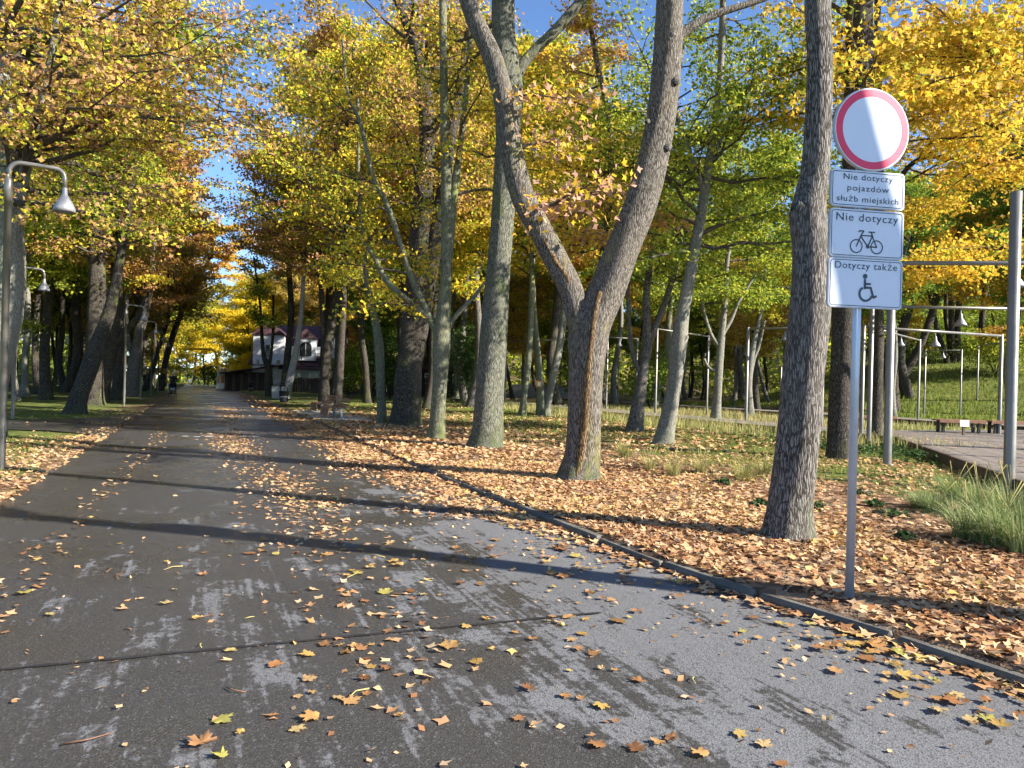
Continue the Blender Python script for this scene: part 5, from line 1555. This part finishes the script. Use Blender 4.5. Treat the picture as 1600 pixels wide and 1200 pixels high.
def d_mid(x, y):
    nz = noise2(x, y, 1.7, 12)
    c = .95 + .25 * np.sin(y * .23)
    nz = nz + .25
    a = np.exp(-((x - c) / .42) ** 2) * np.clip(.3 + .95 * nz, 0, 1) * (.12 + .88 * smooth(3.5, 9, y)) * smooth(60, 30, y)
    b = np.exp(-((x + 1.25 - .02 * y) / .14) ** 2) * .3 * (.55 + .6 * nz) * smooth(3.5, 6, y) * smooth(30, 16, y)
    return np.clip(a + b, 0, 1) * .75 + .004
litter('road_leaves', 64000, (-2, 2.4), (2.6, 40), d_mid, (.035, .09), 'mid', 5, 'fallen leaves drifted in a band along the road', zoff=(.014, .026), tilt=.18, zbase=0)
def d_left(x, y):
    nz = noise2(x, y, 1.3, 15)
    return np.where(x < ROAD_L + .1, np.clip(smooth(-4.2, -2.2, x) * (.55 + .7 * nz) + .05, 0, 1), 0) * np.where((y > 20) & (y < 33) & (x > -6), .25, 1)
litter('verge_leaves', 42000, (-8, -1.9), (7, 34), d_left, (.05, .11), 'mid', 6, 'tan leaves scattered over the left grass verge')
litter('lawn_leaves', 9000, (4, 20), (14, 45), lambda x, y: .25 + .2 * noise2(x, y, .5, 3) + 0 * x, (.13, .2), 'small', 7, 'scattered leaves on the lawn between the trees')

# single leaves close by on the road
def single_leaves():
    g = np.random.default_rng(31); rr = random.Random(31)
    meshes = []
    for q in range(6):
        V, F = leaf_template('maple')
        V = V.copy(); V[:, 2] = V[:, 2] * g.uniform(.2, 1.3) + .5 * g.uniform(-.6, 1) * V[:, 0] ** 2 + .09 * np.sin(V[:, 1] * 6 + q) + .06 * np.sin(V[:, 0] * 9 + q * 2) + g.normal(0, .02, len(V)); V[:, 2] -= V[:, 2].min()
        V[1:, :2] *= 1 + g.normal(0, .07, (len(V) - 1, 2))
        me = arr_mesh('fallen_leaf', V, F); meshes.append(me)
    # stalk on each
    n = 0; tries = 0
    while n < 300 and tries < 60000:
        tries += 1
        x, y = rr.uniform(-2, 4.1), 2.2 + 5.2 * rr.random() ** 1.3
        if not in_view(np.array([x]), np.array([y]), 30)[0]: continue
        e = float(kerb_x(y)) - x
        if e < .06: continue
        cl = float(noise2(np.array([x]), np.array([y]), 2.6, 44)[0])
        d = .9 * math.exp(-e / .75) + .32 * math.exp(-((x - .75) / .5) ** 2) + .3 * math.exp(-((x + 1.05) / .13) ** 2) * (y > 3.2) + .018
        d *= max(.06, .45 + 1.5 * cl)
        if rr.random() > d: continue
        o = link('fallen_leaf', meshes[rr.randrange(6)], M_LITTER1)
        s = rr.uniform(.035, .08) if rr.random() < .8 else rr.uniform(.08, .115)
        o.scale = (s * rr.uniform(.8, 1.1), s, s)
        o.location = (x, y, .0175); o.rotation_euler = (rr.gauss(0, .06), rr.gauss(0, .06), rr.uniform(0, 6.3)); o.scale.z *= rr.uniform(.15, .8)
        tag(o, 'single fallen maple leaf lying on the asphalt near the camera', 'leaf', 'single leaves on the near asphalt')
        n += 1
single_leaves()
litter('small_leaf_scraps', 4200, (-2, 4), (2, 8), lambda x, y: np.where(x < kerb_x(y) - .05, .1 + .35 * smooth(1.6, .2, kerb_x(y) - x), 0), (.018, .05), 'small', 33, 'small scraps of leaves strewn over the near asphalt', zoff=(.013, .02), tilt=.3, zbase=0)
M_STALK = plain('dry_stalk', (.4, .33, .12), .8)
def twigs():
    rr = random.Random(5)
    for i in range(26):
        x, y = rr.uniform(-1.5, 3.4), rr.uniform(2.6, 6.5)
        if not in_view(np.array([x]), np.array([y]), 20)[0]: continue
        a = rr.uniform(0, 6.3); L_ = rr.uniform(.06, .2)
        r = MB().tube([(0, 0, 0), (L_ * .5 * math.cos(a), L_ * .5 * math.sin(a), .006), (L_ * math.cos(a + .3), L_ * math.sin(a + .3), 0)], [.004, .003, .002], 5).build('fallen_twig', M_STALK if i % 3 == 0 else M_SLAT)
        r.location = (x, y, .018)
        tag(r, 'thin bare twig or leaf stalk lying on the near asphalt', 'twig', 'twigs on the near asphalt')
twigs()

def blades(name, n, xr, yr, dens, h, w, seed, label, mat, bend=.5):
    g = np.random.default_rng(seed)
    x = g.uniform(*xr, n); y = g.uniform(*yr, n)
    keep = in_view(x, y) & (g.uniform(0, 1, n) < dens(x, y)); x, y = x[keep], y[keep]; n = len(x)
    z = ground_z(x, y)
    hh = g.uniform(*h, n); a = g.uniform(0, 6.3, n); ww = hh * 0 + w * g.uniform(.7, 1.3, n)
    dx, dy = np.cos(a), np.sin(a); b = g.uniform(0, bend, n) * hh; a2 = g.uniform(0, 6.3, n)
    bx, by = np.cos(a2) * b, np.sin(a2) * b
    P = np.column_stack([x, y, z - .01]); S = np.column_stack([dx * ww, dy * ww, 0 * x])
    V = np.stack([P - S, P + S, P + S * .6 + np.column_stack([bx * .35, by * .35, hh * .6]), P - S * .6 + np.column_stack([bx * .35, by * .35, hh * .6]), P + np.column_stack([bx, by, hh])], 1)
    F = np.array([(0, 1, 2), (0, 2, 3), (3, 2, 4)])
    FF = (F[None] + (np.arange(n) * 5)[:, None, None]).reshape(-1, 3)
    o = link(name, arr_mesh(name, V.reshape(-1, 3), FF), mat); tag(o, label, kind='stuff')
notpath = lambda x, y: np.where((x > -40) & (y > 19.5 - .38 * (x + 2)) & (y < 27.2 - .36 * (x + 2)) & (x < -2), 0, 1)
blades('verge_grass', 60000, (-16, -2.15), (8, 34), lambda x, y: (.35 + .5 * noise2(x, y, .9, 2)) * notpath(x, y) * smooth(-2.0, -2.9, x), (.05, .1), .007, 51, 'short green grass on the left verge', M_GRASS)
blades('lawn_grass', 60000, (5.5, 19), (9, 46), lambda x, y: np.clip(smooth(6, 9.5, x) * (.35 + .6 * noise2(x, y, .7, 4)), 0, 1), (.05, .12), .009, 52, 'short grass on the lawn between the trees', M_GRASS)
blades('long_grass', 16000, (13, 18.4), (12, 46), lambda x, y: smooth(14.5, 17.5, x) * .8, (.18, .5), .010, 53, 'pale long grass along the edge of the boardwalk', M_STRAW)
blades('wood_grass', 16000, (21, 31), (20, 58), lambda x, y: .5 + 0 * x, (.12, .35), .014, 54, 'rough grass between the two boardwalks', M_STRAW)
blades('bank_grass', 30000, (40, 75), (20, 60), lambda x, y: smooth(46, 56, np.hypot(x, y)), (.15, .35), .03, 55, 'bright green grass on the bank at the right', M_GRASS)

def tuft(x, y, r, h, n, label, seed, mat=None):
    g = np.random.default_rng(seed)
    root = thing('grass_tuft', (x, y, gz(x, y)), 0, label, 'grass', 'ornamental grass clumps')
    a = g.uniform(0, 6.3, n); rr = r * .35 * np.sqrt(g.uniform(0, 1, n))
    bx, by = rr * np.cos(a), rr * np.sin(a)
    out = a + g.normal(0, .5, n); ln = h * g.uniform(.55, 1.15, n); sp = r * g.uniform(.2, 1.2, n)
    w = g.uniform(.0025, .0065, n); q = np.linspace(0, 1, 6)
    X = bx[:, None] + np.cos(out)[:, None] * sp[:, None] * q[None] ** 1.7
    Y = by[:, None] + np.sin(out)[:, None] * sp[:, None] * q[None] ** 1.7
    Z = ln[:, None] * (q[None] - .38 * (sp / r)[:, None] * q[None] ** 3) - .02
    P = np.stack([X, Y, Z], -1)
    S = np.stack([-np.sin(out), np.cos(out), 0 * out], -1)[:, None] * (w[:, None] * (1 - .9 * q[None] ** 2))[..., None]
    V = np.stack([P - S, P + S], 2).reshape(-1, 3)
    b = (np.arange(n) * 12)[:, None] + (np.arange(5) * 2)[None]
    F = np.stack([b, b + 1, b + 3, b + 2], -1).reshape(-1, 4)
    o = link('blades', arr_mesh('blades', V, F), mat or M_TUFT, root)
    s = MB()
    for i in range(5):
        A = g.uniform(0, 6.3)
        s.tube([(0, 0, 0), (r * .25 * math.cos(A), r * .25 * math.sin(A), h * .7), (r * .6 * math.cos(A), r * .6 * math.sin(A), h * 1.15)], [.003, .002, .006], 4)
    s.build('seed_stalks', M_STRAW, root)
for i, (px, py, r, h, lab) in enumerate([
        (1462, 800, .36, .36, 'low green grass clump, leftmost of those by the thick steel post'), (1512, 842, .42, .5, 'grass clump in front of the thick steel post'),
        (1558, 852, .45, .55, 'tall grass clump nearest the right edge in front'), (1598, 862, .45, .55, 'grass clump cut by the right edge of the picture'),
        (1530, 800, .45, .55, 'grass clump left behind the thick steel post'), (1580, 812, .48, .6, 'grass clump around the foot of the thick steel post'),
        (1490, 778, .4, .45, 'grass clump in front of the boardwalk edge'), (1440, 792, .3, .28, 'small grass clump in the leaves near the boardwalk'),
        (1052, 745, .28, .42, 'thin grass clump right of the forked trunk'), (1095, 740, .26, .36, 'grass clump between the forked trunk and the bulging trunk'),
        (1162, 750, .34, .36, 'green grass clump just left of the bulging trunk'), (1015, 735, .24, .35, 'straw-coloured grass clump behind the forked trunk foot'),
        (975, 715, .3, .4, 'grass clump beyond the forked trunk'), (1195, 742, .26, .3, 'small grass clump hidden behind the bulging trunk')]):
    p = on_ground(px, py, VERGE); tuft(p.x, p.y, r, h, 300 if py > 760 else 170, lab, 700 + i, M_TUFT if py > 760 else M_STRAW)

def ivy(x, y, r, n, label, seed, h=.14):
    g = np.random.default_rng(seed)
    root = thing('ivy_plant', (x, y, gz(x, y)), 0, label, 'plant', 'low dark green plants in the leaves')
    s = MB()
    a = g.uniform(0, 6.3, 9)
    for q in a: s.tube([(0, 0, 0), (r * .5 * math.cos(q), r * .5 * math.sin(q), h * .6), (r * math.cos(q), r * math.sin(q), h * .5)], .004, 4)
    s.build('stems', M_TWIG, root)
    q = g.uniform(0, 6.3, n); rr = r * np.sqrt(g.uniform(0, 1, n)) * (.7 + .3 * np.sin(3 * q + seed))
    P = np.column_stack([rr * np.cos(q), rr * np.sin(q), h * g.uniform(.2, 1.2, n) * (1.1 - .6 * rr / r)])
    V, F = scatter_leaves(g, P, g.uniform(.05, .1, n), 'mid', tilt=.6)
    link('leaves', arr_mesh('leaves', V, F), M_IVY, root)
IV = [(1275, 793, .2, 'dark green plant at the right foot of the bulging trunk'), (1395, 806, .26, 'dark green plant right of the sign post'), (1340, 772, .22, 'dark green plant behind the sign post'),
      (1188, 790, .16, 'small dark green plant left of the bulging trunk'), (1130, 757, .2, 'dark green plant in the leaves farther left of the bulging trunk'), (1365, 790, .18, 'green sprig in the leaves between sign and grass clumps'),
      (1240, 815, .12, 'tiny green sprig before the bulging trunk'), (1415, 845, .12, 'tiny green sprig in the leaves at the right')]
for i, (px, py, r, lab) in enumerate(IV):
    p = on_ground(px, py, VERGE); ivy(p.x, p.y, r * .95, 46, lab, 800 + i, .07)
g_iv = np.random.default_rng(9)
litter('ivy_carpet', 9000, (11, 19), (9, 19), lambda x, y: np.clip(.1 + 1.2 * noise2(x, y, 1.0, 31), 0, 1) * smooth(12.5, 14.5, x) * np.where((x - 9.3) * .745 - (y - 4.85) * .668 > -.2, 0, 1), (.07, .12), 'mid', 61, 'dark green ground ivy beside the boardwalk', M_IVY, (.05, .22), .6)
litter('ivy_carpet', 5000, (20, 31), (7, 13.0), lambda x, y: np.clip(.5 + .9 * noise2(x, y, 1.0, 37), 0, 1), (.09, .15), 'small', 62, 'green ground cover right of the boardwalk', M_IVY, (.05, .25), .6)
litter('deck_leaves', 900, (10, 20), (5, 17), lambda x, y: np.where(((x - 9.3) * .745 - (y - 4.85) * .668 > .1) & ((x - 9.3) * .745 - (y - 4.85) * .668 < 3.2), .5, 0), (.09, .16), 'mid', 63, 'fallen leaves lying on the near boardwalk', None, (.004, .02), .15, DECK_Z)
